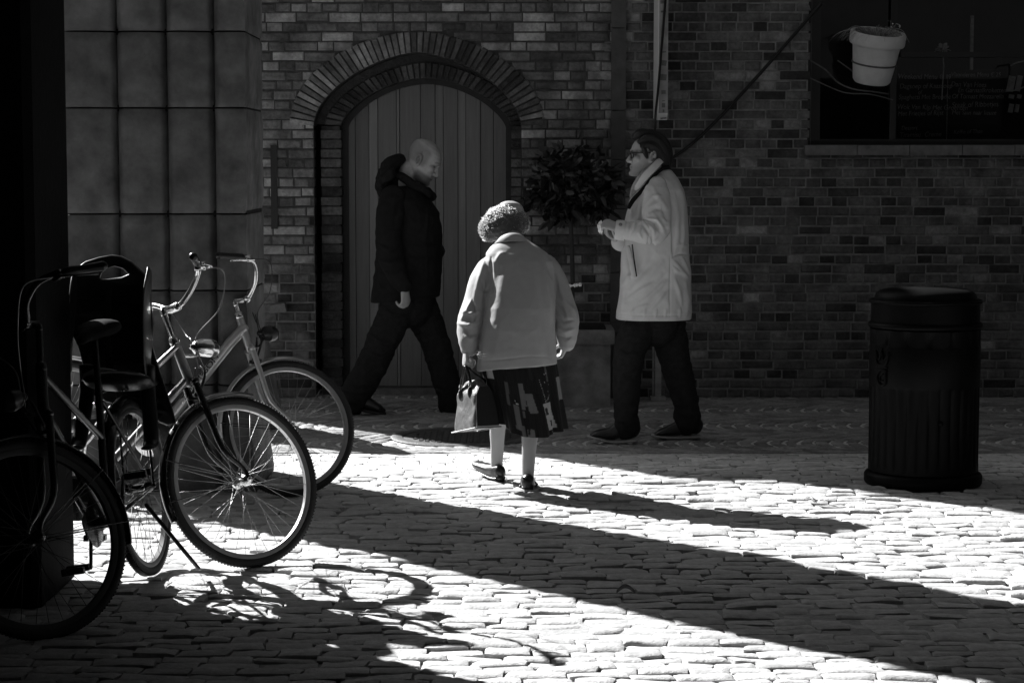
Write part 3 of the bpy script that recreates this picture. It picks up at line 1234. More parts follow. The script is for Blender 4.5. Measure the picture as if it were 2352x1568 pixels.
def stone_pier():
    zs = [.0, .52, P(300, 668, YP).z, P(300, 492, YP).z, P(300, 248, YP).z, P(300, 72, YP).z, 2.72, 3.2, 3.7, 4.2, 4.7, 5.2]
    X = lambda px: (px - 1176) / FPX * YP
    xL, xR = X(150), X(568)
    prof = []
    n = 150
    grooves = [X(272), X(386), X(494)]
    for i in range(n + 1):
        x = xL + (xR - xL) * i / n
        d = 0
        for g in grooves:
            d += .05 * math.exp(-((x - g) / .016) ** 2)
            if x < g:
                d += .03 * sm(g - .16, g, x)
        prof.append((x, YP + d))
    back = YP + .70
    for (x, y) in ((xR, YP + .12), (xR, YP + .24), (xR, YP + .36), (xR, YP + .5), (xR, YP + .6), (xR, back), (xL, back)):
        prof.append((x, y))
    mb = MB()
    cxm = (xL + xR) / 2
    for k in range(len(zs) - 1):
        a, b = zs[k], zs[k + 1]
        ins = .010
        t = random.uniform(.8, 1.2)
        m = 14
        rings = []
        for q in range(m + 1):
            v = q / m
            z = a + (b - a) * v
            e = ins if q in (0, m) else 0.0
            wid = 1.0
            if z < .5 and k == 0:
                wid = 1 + .10 * (1 - z / .5) ** 1.5
            ring = []
            for (x, y) in prof:
                nz = noise.noise(Vector((x * 4, z * 4, y * 4 + k))) * .007 + noise.noise(Vector((x * 15, z * 15, y * 9))) * .003
                chip = 0.0
                if x > X(560):
                    chip = .012 * max(0, noise.noise(Vector((z * 6, k * 3.1, 2.0)))) + .01 * max(0, noise.noise(Vector((z * 19, k, 7.0))))
                xx = cxm + (x - cxm) * wid - (e if x > cxm else -e) * .4 - chip
                ring.append(Vector((xx, y + e * (1 if y < YP + .3 else -1) + nz - (.05 * (wid - 1) / .12 if y < YP + .3 else 0), z)))
            if q == 0:
                z0_ = z + .004
                ring = [Vector((p.x, p.y, z0_)) for p in ring]
            if q == m:
                ring = [Vector((p.x, p.y, z - .004)) for p in ring]
            rings.append(ring)
        mb.rings(rings, tone=t)
        if k:
            mb.box((cxm, YP + .37, a), (xR - xL - .016, .60, .03), tone=.15)
    o = mb.build('stone_pier', M_stone, None, sharp=35, origin=(cxm, YP + .28, 0))
    tag(o, 'weathered grooved stone pier of large blocks behind the parked bicycles', 'pier')


stone_pier()


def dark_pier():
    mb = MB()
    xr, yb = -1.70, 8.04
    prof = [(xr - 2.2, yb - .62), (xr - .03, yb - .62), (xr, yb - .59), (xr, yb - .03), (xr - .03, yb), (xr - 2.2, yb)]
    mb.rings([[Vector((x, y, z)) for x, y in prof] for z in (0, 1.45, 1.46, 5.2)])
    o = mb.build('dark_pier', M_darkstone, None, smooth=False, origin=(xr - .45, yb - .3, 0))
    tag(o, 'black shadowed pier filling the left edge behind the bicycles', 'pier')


dark_pier()


def shadow_cone():
    c = Vector((-1.74, 12.62, 0))  # unseen cone, added only for the wedge shadow it casts
    mb = MB()
    mb.lathe([(.36, 0), (.34, .1), (.27, .5), (.16, .85), (.06, 1.02), (.001, 1.04)], 28, c)
    o = mb.build('unseen_cone', M_stone, None, origin=c)
    tag(o, 'unseen tapering cone added behind the grooved pier to cast a shadow', 'shadow_cone')


shadow_cone()

# ================================================================== LITTER BIN
def litter_bin():
    c = Vector(((2128 - 1176) / FPX * 10.4, 10.4, 0))
    B = empty('litter_bin', c)
    tag(B, 'black cast iron litter bin with fluted sides and domed lid', 'bin')
    NF = 30

    def flute(r, z, a):
        if .10 < z < .50:
            f = abs(math.sin(a * NF / 2))
            return r - .010 * (1 - f ** .5) * sm(.10, .12, z) * (1 - sm(.48, .50, z))
        if .70 < z < .775:
            f = abs(math.sin(a * NF / 4))
            return r - .008 * (1 - f ** .4)
        return r

    body = [(.26, .06), (.272, .07), (.272, .10), (.272, .115), (.272, .3), (.272, .485), (.272, .50), (.274, .505), (.274, .69), (.272, .695), (.272, .705), (.272, .77), (.272, .778), (.26, .785)]
    put(MB().lathe(body, 240, c, flute).build('body', M_bin, None, sharp=50), B)
    put(MB().lathe([(.25, 0), (.285, 0), (.292, .012), (.292, .045), (.286, .055), (.272, .064), (.25, .064)], 80, c).build('base', M_bin, None, sharp=50), B)
    put(MB().lathe([(.25, .782), (.272, .784), (.282, .790), (.284, .799), (.280, .808), (.268, .813), (.25, .813)], 80, c).build('ring', M_bin, None, sharp=60), B)
    put(MB().lathe([(.262, .811), (.268, .812), (.268, .905), (.262, .906)], 80, c).build('band', M_bin, None, sharp=50), B)
    put(MB().lathe([(.25, .904), (.272, .905), (.280, .911), (.280, .919), (.272, .924), (.254, .926), (.252, .935), (.245, .952), (.228, .966), (.20, .974), (.1, .980), (.001, .982)], 80, c).build('lid', M_bin, None, sharp=60), B)
    # emblem in relief on the left flank: crowned scroll
    ang = math.atan2(-1, -1.75)
    mb = MB()

    def on(u, v, h=.004):
        a = ang - u / .274
        return c + Vector(((.274 + h) * math.cos(a), (.274 + h) * math.sin(a), .50 + v))

    def line(pts, r=.005):
        mb.tube([on(u, v) for u, v in pts], r, n=8, sub=3)
    line([(-.045, .165), (-.03, .11), (.03, .11), (.045, .165)])
    line([(-.045, .165), (-.018, .13), (0, .178), (.018, .13), (.045, .165)])
    line([(-.036, .096), (.036, .096)], .006)
    line([(-.03, .078), (-.03, .02)], .006)
    line([(-.034, .08), (.0, .082), (.03, .06), (.022, .025), (-.004, .004), (-.03, .018)], .006)
    line([(-.012, .062), (.010, .05), (.006, .028), (-.012, .03)], .004)
    for u, v in ((-.045, .17), (0, .184), (.045, .17)):
        mb.ball(on(u, v), .007)
    put(mb.build('crest', M_bin, None), B)
    lk = MB().ball(c + Vector((.03, -.274, .33)), (.012, .006, .012))
    put(lk.build('lock', M_bin, None), B)


litter_bin()

# ================================================================== PEOPLE
V = Vector


def head_parts(mb, c, fwd, up, H=.235, hollow=True):
    """head built of level rings; c is the chin level centre over the neck, returns a local->world function"""
    f = V(fwd).normalized()
    u = V(up)
    u = (u - f * u.dot(f)).normalized()
    l = u.cross(f)
    M = lambda x, y, z: V(c) + (f * x + l * y + u * z) * H
    lev = [(-.01, .38, .10, .10), (.03, .43, .02, .17), (.09, .445, -.06, .235), (.16, .435, -.14, .275), (.22, .43, -.20, .30), (.32, .425, -.30, .32), (.42, .41, -.37, .335),
           (.50, .385, -.405, .335), (.56, .39, -.425, .335), (.62, .415, -.435, .340), (.70, .41, -.44, .345), (.78, .375, -.425, .338), (.86, .31, -.375, .30), (.93, .21, -.28, .225), (.975, .10, -.18, .14), (.995, .0, -.10, .05)]
    rings = []
    n = 28
    for z, xf, xb, wd in lev:
        xc = xb + (xf - xb) * .45
        ring = []
        for k in range(n):
            a = 2 * math.pi * k / n
            cx, sy = math.cos(a), math.sin(a)
            e = .85 if cx > 0 else 1.0
            x = xc + (xf - xc if cx > 0 else xc - xb) * math.copysign(abs(cx) ** e, cx)
            ring.append(M(x, wd * math.copysign(abs(sy) ** .85, sy), z))
        rings.append(ring)
    mb.rings(rings)
    # nose
    mb.tube([M(.385, 0, .57), M(.43, 0, .50), M(.475, 0, .42), M(.505, 0, .375), M(.44, 0, .335)], [.020 * H / .235 * .5, .009, .0115, .0125, .008], n=12, sub=3)
    for s in (-1, 1):
        mb.ball(M(.445, s * .055, .36), .0095)
        # brow and cheek
        mb.tube([M(.405, s * .03, .605), M(.40, s * .13, .615), M(.33, s * .23, .59)], [.010, .0105, .009], n=10, sub=3)
        mb.ball(M(.30, s * .20, .42), (.026, .026, .024))
        # ear
        ear = []
        for k in range(11):
            a = R(-100 + 290 * k / 10)
            ear.append(M(-.045 + .065 * math.cos(a) * 1.0 - .02 * math.sin(a), s * (.345 + .05 * (1 if math.cos(a) < 0 else .4)), .46 + .125 * math.sin(a)))
        mb.tube(ear, .0065, n=8, sub=2)
        mb.ball(M(-.02, s * .345, .45), (.014, .010, .022))
        mb.ball(M(.0, s * .345, .345), (.010, .007, .012))
    # lips, chin
    mb.tube([M(.40, .085, .225), M(.44, .04, .24), M(.452, 0, .238), M(.44, -.04, .24), M(.40, -.085, .225)], .0062, n=8, sub=2)
    mb.tube([M(.40, .075, .20), M(.435, .035, .195), M(.445, 0, .192), M(.435, -.035, .195), M(.40, -.075, .20)], .0065, n=8, sub=2)
    mb.ball(M(.41, 0, .07), (.020, .022, .018))

    def local(p):
        d = V(p) - V(c)
        return V((d.dot(f), d.dot(l), d.dot(u))) / H
    return M, local


def face_tone(local, stubble=None, brow=.25):
    def fn(p):
        q = local(p)
        x, y, z = q
        if not (-.1 < z < 1.1 and -.7 < x < .7 and -.6 < y < .6):
            return 1.0
        t = 1.0
        # eyes and brows
        ex, ez = abs(y) - .145, z - .515
        if x > .18:
            e = math.exp(-((ex / .055) ** 2 + (ez / .022) ** 2))
            t *= 1 - .8 * e
            b = math.exp(-((ex / .08) ** 2 + ((z - .61) / .018) ** 2))
            t *= 1 - (1 - brow) * b * .8
            m = math.exp(-((z - .216) / .012) ** 2) * (1 if abs(y) < .11 else 0)
            t *= 1 - .6 * m
        # mouth of the ear
        er = math.exp(-(((x + .02) / .04) ** 2 + ((z - .45) / .05) ** 2))
        if abs(y) > .34:
            t *= 1 - .45 * er
        if stubble:
            t *= stubble(x, y, z)
        return t
    return fn


def hand_parts(mb, wrist, d, palm, thumb, curl=(.5, .7, .5), size=1.0, spread=.02, thumb_curl=.3):
    """d: direction from wrist to fingers; palm: direction the palm faces; thumb: side of the thumb"""
    d = V(d).normalized()
    n = V(palm)
    n = (n - d * n.dot(d)).normalized()
    t = V(thumb)
    t = (t - d * t.dot(d) - n * t.dot(n)).normalized()
    w = V(wrist)
    k = size
    mb.tube([w - d * .03 * k, w, w + d * .03 * k, w + d * .065 * k, w + d * .092 * k], [(.021 * k, .016 * k), (.024 * k, .016 * k), (.034 * k, .017 * k), (.039 * k, .015 * k), (.037 * k, .011 * k)], n=16, side=t, sub=2)
    lens = [.86, .97, 1.05, .95][::-1]
    tips = []
    for i in range(4):
        off = (-.031 + .0205 * i) * k
        L = [.068, .080, .088, .080][i] * k
        base = w + d * (.088 - .004 * abs(i - 1.6)) * k + t * off
        a = spread * (i - 1.5)
        dd = (d * math.cos(a) + t * math.sin(a)).normalized()
        pts = [base - dd * .012 * k, base]
        ang = 0
        p = base
        for seg, c in zip((.45, .30, .25), curl):
            ang += c * (1 + .08 * (1.5 - i))
            e = dd * math.cos(ang) + n * math.sin(ang)
            p = p + e * L * seg
            pts.append(p)
        mb.tube(pts, [.0088 * k, .0090 * k, .0084 * k, .0078 * k, .0068 * k], n=10, sub=2)
        tips.append(p)
    b = w + d * .022 * k + t * .024 * k + n * .004 * k
    e1 = (d * .62 + t * .62 + n * .45).normalized()
    e2 = (d * .85 + t * (.35 - thumb_curl) + n * (.3 + thumb_curl)).normalized()
    e3 = (d * .9 - t * thumb_curl * .8 + n * (.25 + thumb_curl)).normalized()
    p1 = b + e1 * .036 * k
    p2 = p1 + e2 * .030 * k
    p3 = p2 + e3 * .024 * k
    mb.tube([b, p1, p2, p3], [.0135 * k, .0108 * k, .0095 * k, .008 * k], n=10, sub=2)
    return tips, p3


def wrinkles(amp, freq, seed, stretch=(1, 1, 1), ridge=True):
    st = V(stretch)

    def fn(p):
        q = V((p.x * st.x, p.y * st.y, p.z * st.z)) * freq + V((seed, seed * 1.7, -seed))
        a = noise.noise(q)
        if ridge:
            a = (1 - 2.2 * abs(a)) * .7 + .5 * noise.noise(q * 2.1)
        return amp * a
    return fn


def axis_frame(a, b):
    d = (V(b) - V(a)).normalized()
    return d


def project(v):
    """picture position (2352 px wide frame) of world points, as arrays"""
    d = v - np.array([0, 0, EYE])
    f = d[:, 1] * CF - d[:, 2] * SF
    u = d[:, 1] * SF + d[:, 2] * CF
    return 1176 + FPX * d[:, 0] / f, 784 - FPX * u / f


def folds(me, strokes, back=.25):
    """sculpts cloth folds: every stroke is a polyline on the cloth seen from the street, with width (px) and height (m)"""
    n = len(me.vertices)
    co = np.empty(n * 3)
    me.vertices.foreach_get('co', co)
    co = co.reshape(-1, 3)
    me.update()
    no = np.empty(n * 3)
    me.vertices.foreach_get('normal', no)
    no = no.reshape(-1, 3)
    X, Y = project(co)
    face = np.clip((back - no[:, 1]) / .3, 0, 1)
    dz = np.zeros(n)
    for pts, wd, amp in strokes:
        best = np.full(n, 1e9)
        par = np.zeros(n)
        m = len(pts) - 1
        for i in range(m):
            ax_, ay = pts[i]
            bx, by = pts[i + 1]
            ex, ey = bx - ax_, by - ay
            L2 = ex * ex + ey * ey + 1e-9
            t = np.clip(((X - ax_) * ex + (Y - ay) * ey) / L2, 0, 1)
            d = np.hypot(X - ax_ - t * ex, Y - ay - t * ey)
            k = d < best
            best = np.where(k, d, best)
            par = np.where(k, (i + t) / m, par)
        tap = np.clip(np.sin(np.pi * np.clip(par, .03, .97)), 0, 1) ** .6
        dz += amp * np.exp(-(best / (wd * (.5 + .5 * tap))) ** 2) * tap
    co += no * (dz * face)[:, None]
    me.vertices.foreach_set('co', co.ravel())
    me.update()


def resampled(rings, q=6):
    rr = []
    for i in range(len(rings) - 1):
        for k in range(q):
            t = k / q
            rr.append([A.lerp(B, t) for A, B in zip(rings[i], rings[i + 1])])
    rr.append(rings[-1])
    return rr


# ---------------------------------------------------------------- man in the dark jacket, striding to the right
def dark_man():
    Yc = 13.30
    p = lambda x, y, dy=0.0: P(x, y, Yc + dy)
    body = MB()
    ang = R(-34)
    f = V((math.cos(ang), -.10, math.sin(ang)))
    u = V((-math.sin(ang), 0, math.cos(ang)))
    M, loc = head_parts(body, p(945, 406), f, u, H=.258)
    body.tube([p(915, 470), p(925, 436), p(940, 392)], [(.085, .075), (.078, .066), (.07, .062)], n=18, sub=3)
    body.tube([p(936, 672), p(935, 620), p(935, 540), p(930, 475), p(925, 455)], [(.11, .13), (.12, .16), (.13, .18), (.11, .17), (.07, .09)], n=20, side=(1, 0, 0), sub=3)
    rear = [p(917, 705, -.08), p(878, 786, -.09), p(822, 905, -.09)]
    front = [p(962, 705, .08), p(1000, 786, .09), p(1038, 925, .09)]
    for leg in (rear, front):
        body.tube(leg, [.06, .052, .040], n=14, sub=3)
    body.tube([rear[2], rear[2] + V((.07, 0, -.07))], [.030, .016], n=10)
    body.tube([front[2], front[2] + V((.07, 0, -.05))], [.030, .016], n=10)
    arm_n = [p(900, 480, -.20), p(888, 575, -.25), p(928, 656, -.285)]
    arm_f = [p(955, 480, .19), p(985, 575, .2), p(985, 650, .12)]
    for arm in (arm_n, arm_f):
        body.tube(arm, [.05, .042, .030], n=12, sub=3)
    hand_parts(body, p(929, 660, -.29), p(932, 690, -.29) - p(929, 660, -.29), V((-.75, .6, 0)), V((.8, .6, .0)), curl=(.7, 1.0, .7), size=1.05, thumb_curl=.35)
    me = fuse(body, .0042, 3, .5)

    def st(x, y, z):
        side_h = sm(.30, .40, z) * sm(.86, .74, z + .25 * max(0, x)) * sm(.22, .10, x) * sm(.08, .2, abs(y))
        back_h = sm(-.18, -.30, x) * sm(.25, .35, z) * sm(.86, .74, z)
        beard = sm(.30, .20, z) * sm(-.25, -.1, z) * sm(-.02, .1, x) + .8 * math.exp(-((z - .285) / .03) ** 2) * sm(.33, .40, x) * sm(.14, .09, abs(y))
        return (1 - .45 * max(side_h, back_h)) * (1 - .6 * min(1, beard))
    paint(me, face_tone(loc, st, .35))
    man = link('person', me, M_skin, None)
    tag(man, 'bald man in a dark hooded jacket striding past the arched door', 'person')
    j = MB()
    rows = [(931, 678, .213, .20), (934, 655, .211, .205), (938, 610, .208, .21), (941, 560, .205, .215), (940, 520, .203, .215), (936, 490, .195, .215), (932, 462, .165, .20), (934, 440, .115, .15), (936, 428, .085, .11)]
    rings = []
    for i, (x, y, a, b) in enumerate(rows):
        ring = []
        for k in range(64):
            t = 2 * math.pi * k / 64
            wv = 1 + .015 * max(0, 1 - i / 4) * math.sin(t * 6)
            ring.append(p(x, y) + V((a * wv * math.cos(t), b * wv * math.sin(t), -.02 * (1 - math.cos(t)) * (i == 0))))
        rings.append(ring)
    j.rings(resampled(rings))
    me = fuse(j, .0065, 4, .5)
    w1, w2 = wrinkles(.008, 5, 1.3, (1, 1, 1.8)), wrinkles(.004, 13, 5.1, (1.4, 1, 1.2))
    displace(me, lambda q, n: w1(q) + w2(q))
    folds(me, [([(1000, 590), (960, 600), (930, 588)], 6, .010), ([(1005, 560), (970, 556)], 5, -.008), ([(985, 470), (978, 540), (982, 660)], 4, .006), ([(1000, 640), (960, 655)], 7, -.008)])
    jk = put(link('jacket', me, M_coatdark, None), man)
    for arm, rad in (([p(903, 452, -.16), p(897, 490, -.21), p(892, 545, -.25), p(897, 590, -.255), p(913, 630, -.27), p(928, 656, -.28)], [(.080, .07), (.088, .07), (.080, .066), (.076, .064), (.064, .056), (.052, .046)]),
                     ([p(958, 478, .17), p(975, 530, .21), p(985, 590, .20), p(990, 640, .13)], [.085, .078, .07, .055])):
        s = MB()
        s.tube(arm, rad, n=24, sub=5, side=(1, 0, 0))
        me = fuse(s, .006, 3, .5)
        w3 = wrinkles(.007, 9, 3.7, (1, 1, 1.5))
        displace(me, lambda q, n: w3(q))
        folds(me, [([(925, 560), (895, 575), (868, 560)], 5, .012), ([(930, 590), (900, 605), (872, 598)], 5, .012), ([(932, 620), (905, 632), (884, 624)], 5, .010), ([(922, 530), (890, 540)], 6, .008), ([(915, 470), (905, 520)], 6, -.007)])
        put(link('sleeve', me, M_coatdark, None), jk)
    h = MB()
    h.tube([p(990, 452, 0), p(976, 440, -.085), p(950, 425, -.115), p(920, 405, -.09), p(908, 400, 0), p(920, 405, .09), p(950, 425, .115), p(976, 440, .085), p(990, 452)], [(.030, .022)] * 9, n=12, sub=3)
    h.tube([p(890, 410, -.095), p(893, 383, -.10), p(910, 370, -.07), p(921, 366, .0), p(910, 370, .07), p(893, 383, .10), p(890, 410, .095)], [.046, .048, .034, .028, .034, .048, .046], n=14, sub=3)
    h.tube([p(880, 418, -.08), p(884, 424, .0), p(880, 418, .08)], [.045, .05, .045], n=12, sub=3)
    h.tube([p(900, 445), p(893, 412), p(905, 388)], [.085, .085, .05], n=14, sub=3)
    me = fuse(h, .006, 3, .5)
    w1, w3 = wrinkles(.012, 8, 3.3, (1, 1, 1.4)), wrinkles(.006, 40, 9, ridge=False)
    displace(me, lambda q, n: w1(q) + (w3(q) if q.x < p(885, 400).x else 0))
    folds(me, [([(872, 405), (890, 385), (918, 372)], 4, -.014), ([(880, 425), (905, 418), (925, 405)], 4, -.014), ([(935, 440), (955, 442), (985, 455)], 4, -.010)], back=.6)
    put(link('hood', me, M_coatdark, None), jk)
    fl = MB()
    fl.tube([p(1008, 560, -.05), p(1017, 577, 0), p(1010, 592, .05)], [.014, .016, .012], n=10, sub=3)
    put(fl.build('pocket_flap', M_coatdark, None), jk)
    t = MB()
    t.tube([p(936, 660), p(938, 700)], [(.165, .165), (.155, .16)], n=24, side=(1, 0, 0))
    t.tube([p(921, 690, -.08), p(905, 728, -.09), p(878, 786, -.09), p(848, 850, -.09), p(818, 902, -.09), p(812, 918, -.09)], [.118, .108, .098, .093, .092, .090], n=22, sub=4)
    t.tube([p(956, 690, .08), p(978, 735, .09), p(998, 786, .09), p(1017, 850, .09), p(1036, 920, .09), p(1040, 940, .09)], [.118, .105, .086, .086, .078, .074], n=22, sub=4)
    me = fuse(t, .007, 4, .5)
    w1, w2 = wrinkles(.012, 6, 2.3, (1.6, 1, 1.2)), wrinkles(.006, 12, 7.1, (1, 1, 2.0))
    ka = P(1176, 800, Yc).z
    displace(me, lambda q, n: w1(q) * (.4 + .8 * math.exp(-((q.z - ka) / .12) ** 2) + .8 * math.exp(-(q.z / .18) ** 2)) + w2(q))
    folds(me, [([(850, 770), (880, 790), (912, 785)], 5, .014), ([(838, 800), (870, 812), (900, 806)], 5, .012), ([(800, 875), (825, 885), (858, 880)], 4, .014), ([(790, 895), (815, 902), (850, 898)], 4, .014), ([(870, 700), (900, 725), (935, 725)], 6, .010)])
    put(link('trousers', me, M_trousers, None), man)
    for heel, toe, dy in (((796, 926), (880, 944), -.09), ((1022, 938), (1085, 944), .09)):
        s = MB()
        a, b = p(*heel, dy), p(*toe, dy)
        s.tube([a + V((0, 0, .045)), a * .75 + b * .25 + V((0, 0, .055)), a * .45 + b * .55 + V((0, 0, .030)), b * .85 + a * .15 + V((0, 0, .012)), b + V((.0, 0, .004))], [(.045, .055), (.046, .062), (.050, .044), (.048, .030), (.030, .018)], n=18, side=(0, 1, 0), sub=4)
        so = MB()
        so.tube([a + V((-.008, 0, -.014)), a * .5 + b * .5 + V((0, 0, -.018)), b + V((.010, 0, -.016))], [(.044, .018), (.048, .013), (.036, .012)], n=16, side=(0, 1, 0), sub=3)
        sh = put(link('shoe', fuse(s, .005, 3), M_shoe, None), man)
        put(so.build('sole', M_blackplastic, None), sh)


dark_man()


# ---------------------------------------------------------------- man in the pale raincoat, walking left and eating
def coat_man():
    Yc = 11.95
    p = lambda x, y, dy=0.0: P(x, y, Yc + dy)
    body = MB()
    f = V((-1, -.05, -.02))
    u = V((-.03, 0, 1))
    M, loc = head_parts(body, p(1491, 404), f, u, H=.236)
    body.tube([p(1512, 455), p(1506, 420), p(1498, 378)], [(.075, .07), (.060, .058), (.055, .055)], n=18, sub=3)
    body.tube([p(1502, 700), p(1505, 640), p(1512, 540), p(1516, 470), p(1515, 440)], [(.11, .11), (.12, .14), (.13, .15), (.11, .14), (.07, .09)], n=20, side=(1, 0, 0), sub=3)
    legF = [p(1488, 760, -.06), p(1440, 815, -.10), p(1440, 965, -.10)]
    legB = [p(1530, 760, .06), p(1552, 830, .09), p(1580, 965, .09)]
    for leg in (legF, legB):
        body.tube(leg, [.07, .052, .040], n=14, sub=3)
        a = leg[2]
        body.tube([a, a + V((-.10, 0, -.085))], [.030, .016], n=10)
    armN = [p(1512, 440, -.17), p(1508, 530, -.22), p(1420, 528, -.21)]
    armF = [p(1500, 460, .17), p(1500, 570, .18), p(1425, 545, .02)]
    for arm in (armN, armF):
        body.tube(arm, [.03, .032, .028], n=12, sub=3)
    w1 = p(1421, 524, -.210)
    hand_parts(body, w1, p(1392, 514, -.175) - w1, V((-.15, .75, -.65)), V((-.1, .35, .9)), curl=(.7, .8, .4), size=1.0, thumb_curl=.25)
    w2 = p(1418, 552, -.04)
    hand_parts(body, w2, p(1390, 533, -.075) - w2, V((-.1, -.45, .9)), V((-.5, -.8, .3)), curl=(.75, .65, .4), size=.96, thumb_curl=.2)
    me = fuse(body, .0042, 3, .5)
    paint(me, face_tone(loc, lambda x, y, z: 1.0 - .22 * sm(.33, .2, z) * sm(.1, .2, x), .2))
    man = link('person', me, M_skin, None)
    tag(man, 'dark haired man in a pale raincoat eating from a wrapper as he walks', 'person')
    fd = MB()
    c = p(1379, 522, -.17)
    n_, m_ = 9, 14
    for j_ in range(n_):
        for i in range(m_):
            th, ph = math.pi * (j_ + .3) / (n_ - .4), 2 * math.pi * i / m_
            d = V((math.sin(th) * math.cos(ph), math.sin(th) * math.sin(ph), math.cos(th)))
            r = 1 + .55 * noise.noise(d * 2.3 + V((4, 1, 2))) + .2 * random.uniform(-1, 1)
            fd.v.append(tuple(c + V((d.x * .016, d.y * .020, d.z * .030)) * r))
    for j_ in range(n_ - 1):
        for i in range(m_):
            fd.f.append((j_ * m_ + i, (j_ + 1) * m_ + i, (j_ + 1) * m_ + (i + 1) % m_, j_ * m_ + (i + 1) % m_))
            fd.t.append(1.0)
    o = fd.build('food_wrapper', M_food, None, smooth=False, origin=c)
    tag(o, 'crumpled white food wrapper held in the hands of the raincoat man', 'wrapper')
    # coat body
    rows = [(1501.5, 733, .2155, .165), (1505.5, 672, .203, .165), (1506, 617, .196, .165), (1505, 559, .187, .168), (1508, 504, .1755, .172), (1511, 462, .157, .172), (1514, 436, .135, .16), (1518, 415, .098, .125), (1520, 402, .072, .095), (1518, 392, .055, .07)]
    rings = []
    n = 96
    for i, (x, y, a, b) in enumerate(rows):
        ring = []
        fl = max(0, 1 - i / 3.0)
        for k in range(n):
            t = 2 * math.pi * k / n
            wv = 1 + .010 * fl * math.sin(t * 9 + .5 * math.sin(t * 2)) + .006 * fl * math.sin(t * 17 + 1)
            ring.append(p(x, y) + V((a * wv * math.copysign(abs(math.cos(t)) ** .9, math.cos(t)), b * wv * math.copysign(abs(math.sin(t)) ** .85, math.sin(t)), .0)))
        rings.append(ring)
    j = MB().rings(resampled(rings))
    me = fuse(j, .0055, 3, .5)
    w1, w2 = wrinkles(.006, 5.0, 4.3, (1.7, 1, .9)), wrinkles(.003, 12, 8.1, (1.2, 1, 1.0))
    zh = p(1500, 733).z
    displace(me, lambda q, n: (w1(q) + w2(q)) * sm(zh + .005, zh + .05, q.z))
    S_ = [
        # back: vertical drag lines, waist seam, diagonal creases under it
        ([(1552, 415), (1566, 450), (1572, 480)], 6, .008), ([(1548, 440), (1556, 500), (1558, 555)], 6, .008), ([(1568, 470), (1570, 540), (1566, 575)], 5, .008),
        ([(1545, 470), (1547, 540), (1546, 590)], 4, -.016), ([(1545, 590), (1560, 583), (1580, 584)], 2.6, -.009), ([(1545, 566), (1560, 562), (1580, 566)], 4, .006),
        ([(1548, 600), (1565, 622), (1582, 640)], 5, .012), ([(1566, 590), (1574, 610), (1584, 630)], 4, .010), ([(1546, 612), (1556, 624), (1566, 628)], 4, .010), ([(1550, 640), (1560, 670), (1566, 700)], 5, .009), ([(1575, 650), (1580, 690), (1578, 725)], 5, .009),
        # side seam
        ([(1540, 590), (1539, 660), (1539, 730)], 2.2, -.006),
        # flank: long diagonals rising to the right
        ([(1448, 668), (1480, 640), (1520, 600)], 9, .012), ([(1440, 690), (1470, 668), (1500, 650)], 6, .012), ([(1465, 700), (1500, 672), (1528, 645)], 6, .010), ([(1490, 715), (1512, 690), (1530, 668)], 5, .009), ([(1430, 655), (1445, 635), (1462, 628)], 5, .010), ([(1450, 720), (1470, 705), (1490, 700)], 5, .009),
        ([(1428, 640), (1434, 680), (1428, 715)], 6, .009), ([(1460, 640), (1490, 610), (1500, 585)], 8, -.009), ([(1475, 690), (1510, 655), (1530, 630)], 6, -.008),
        # hem stitch and little hem puckers
        ([(1415, 719), (1460, 724), (1540, 725), (1588, 722)], 2.2, -.005), ([(1455, 708), (1452, 730)], 3, .006), ([(1482, 706), (1480, 730)], 3, .006), ([(1508, 708), (1506, 730)], 3, .006), ([(1530, 708), (1528, 730)], 3, .006), ([(1562, 706), (1562, 730)], 3, .006),
        # breast
        ([(1462, 450), (1452, 490), (1448, 505)], 5, .009), ([(1474, 440), (1462, 480), (1458, 505)], 5, -.008), ([(1485, 425), (1472, 470), (1468, 500)], 6, .010), ([(1500, 410), (1525, 412), (1545, 425)], 6, .006), ([(1440, 570), (1445, 610), (1450, 645)], 4, -.010), ([(1434, 565), (1432, 620)], 5, .008)]
    folds(me, S_)
    paint(me, lambda q: 1.0)
    coat = put(link('raincoat', me, M_coat, None, sharp=60), man)
    # near sleeve
    s = MB()
    s.tube([p(1511, 425, -.140), p(1509, 452, -.170), p(1508, 490, -.205), p(1509, 522, -.222), p(1498, 536, -.225), p(1470, 533, -.220), p(1442, 530, -.215)],
           [(.052, .050), (.076, .060), (.084, .066), (.076, .066), (.068, .064), (.062, .056), (.056, .046)], n=28, sub=5, side=(1, 0, 0))
    me = fuse(s, .0048, 3, .5)
    w4 = wrinkles(.003, 12, 2.1, (1, 1, 1))
    displace(me, lambda q, n: w4(q))
    folds(me, [
        ([(1478, 506), (1502, 514), (1515, 532)], 4, -.020), ([(1484, 502), (1508, 505), (1520, 522)], 3.5, .014), ([(1466, 515), (1476, 510), (1490, 524)], 3, .014), ([(1478, 520), (1486, 530), (1492, 542)], 3, -.012), ([(1490, 515), (1502, 528), (1503, 542)], 3, .013), ([(1460, 510), (1456, 525), (1448, 540)], 3.5, .010), ([(1472, 522), (1468, 535), (1474, 548)], 3, .010), ([(1445, 512), (1440, 530)], 4, .008),
        ([(1484, 470), (1500, 452), (1520, 450)], 5, .010), ([(1486, 490), (1506, 478), (1530, 485)], 6, -.008), ([(1482, 450), (1486, 430), (1500, 420)], 5, .009), ([(1500, 430), (1512, 455), (1534, 480)], 6, .008), ([(1520, 500), (1534, 512), (1538, 535)], 5, .010), ([(1520, 470), (1530, 500), (1534, 520)], 5, -.009), ([(1500, 490), (1515, 510), (1528, 538)], 5, .009), ([(1512, 540), (1500, 552), (1485, 555)], 5, .006)], back=.5)
    paint(me, lambda q: 1.0)
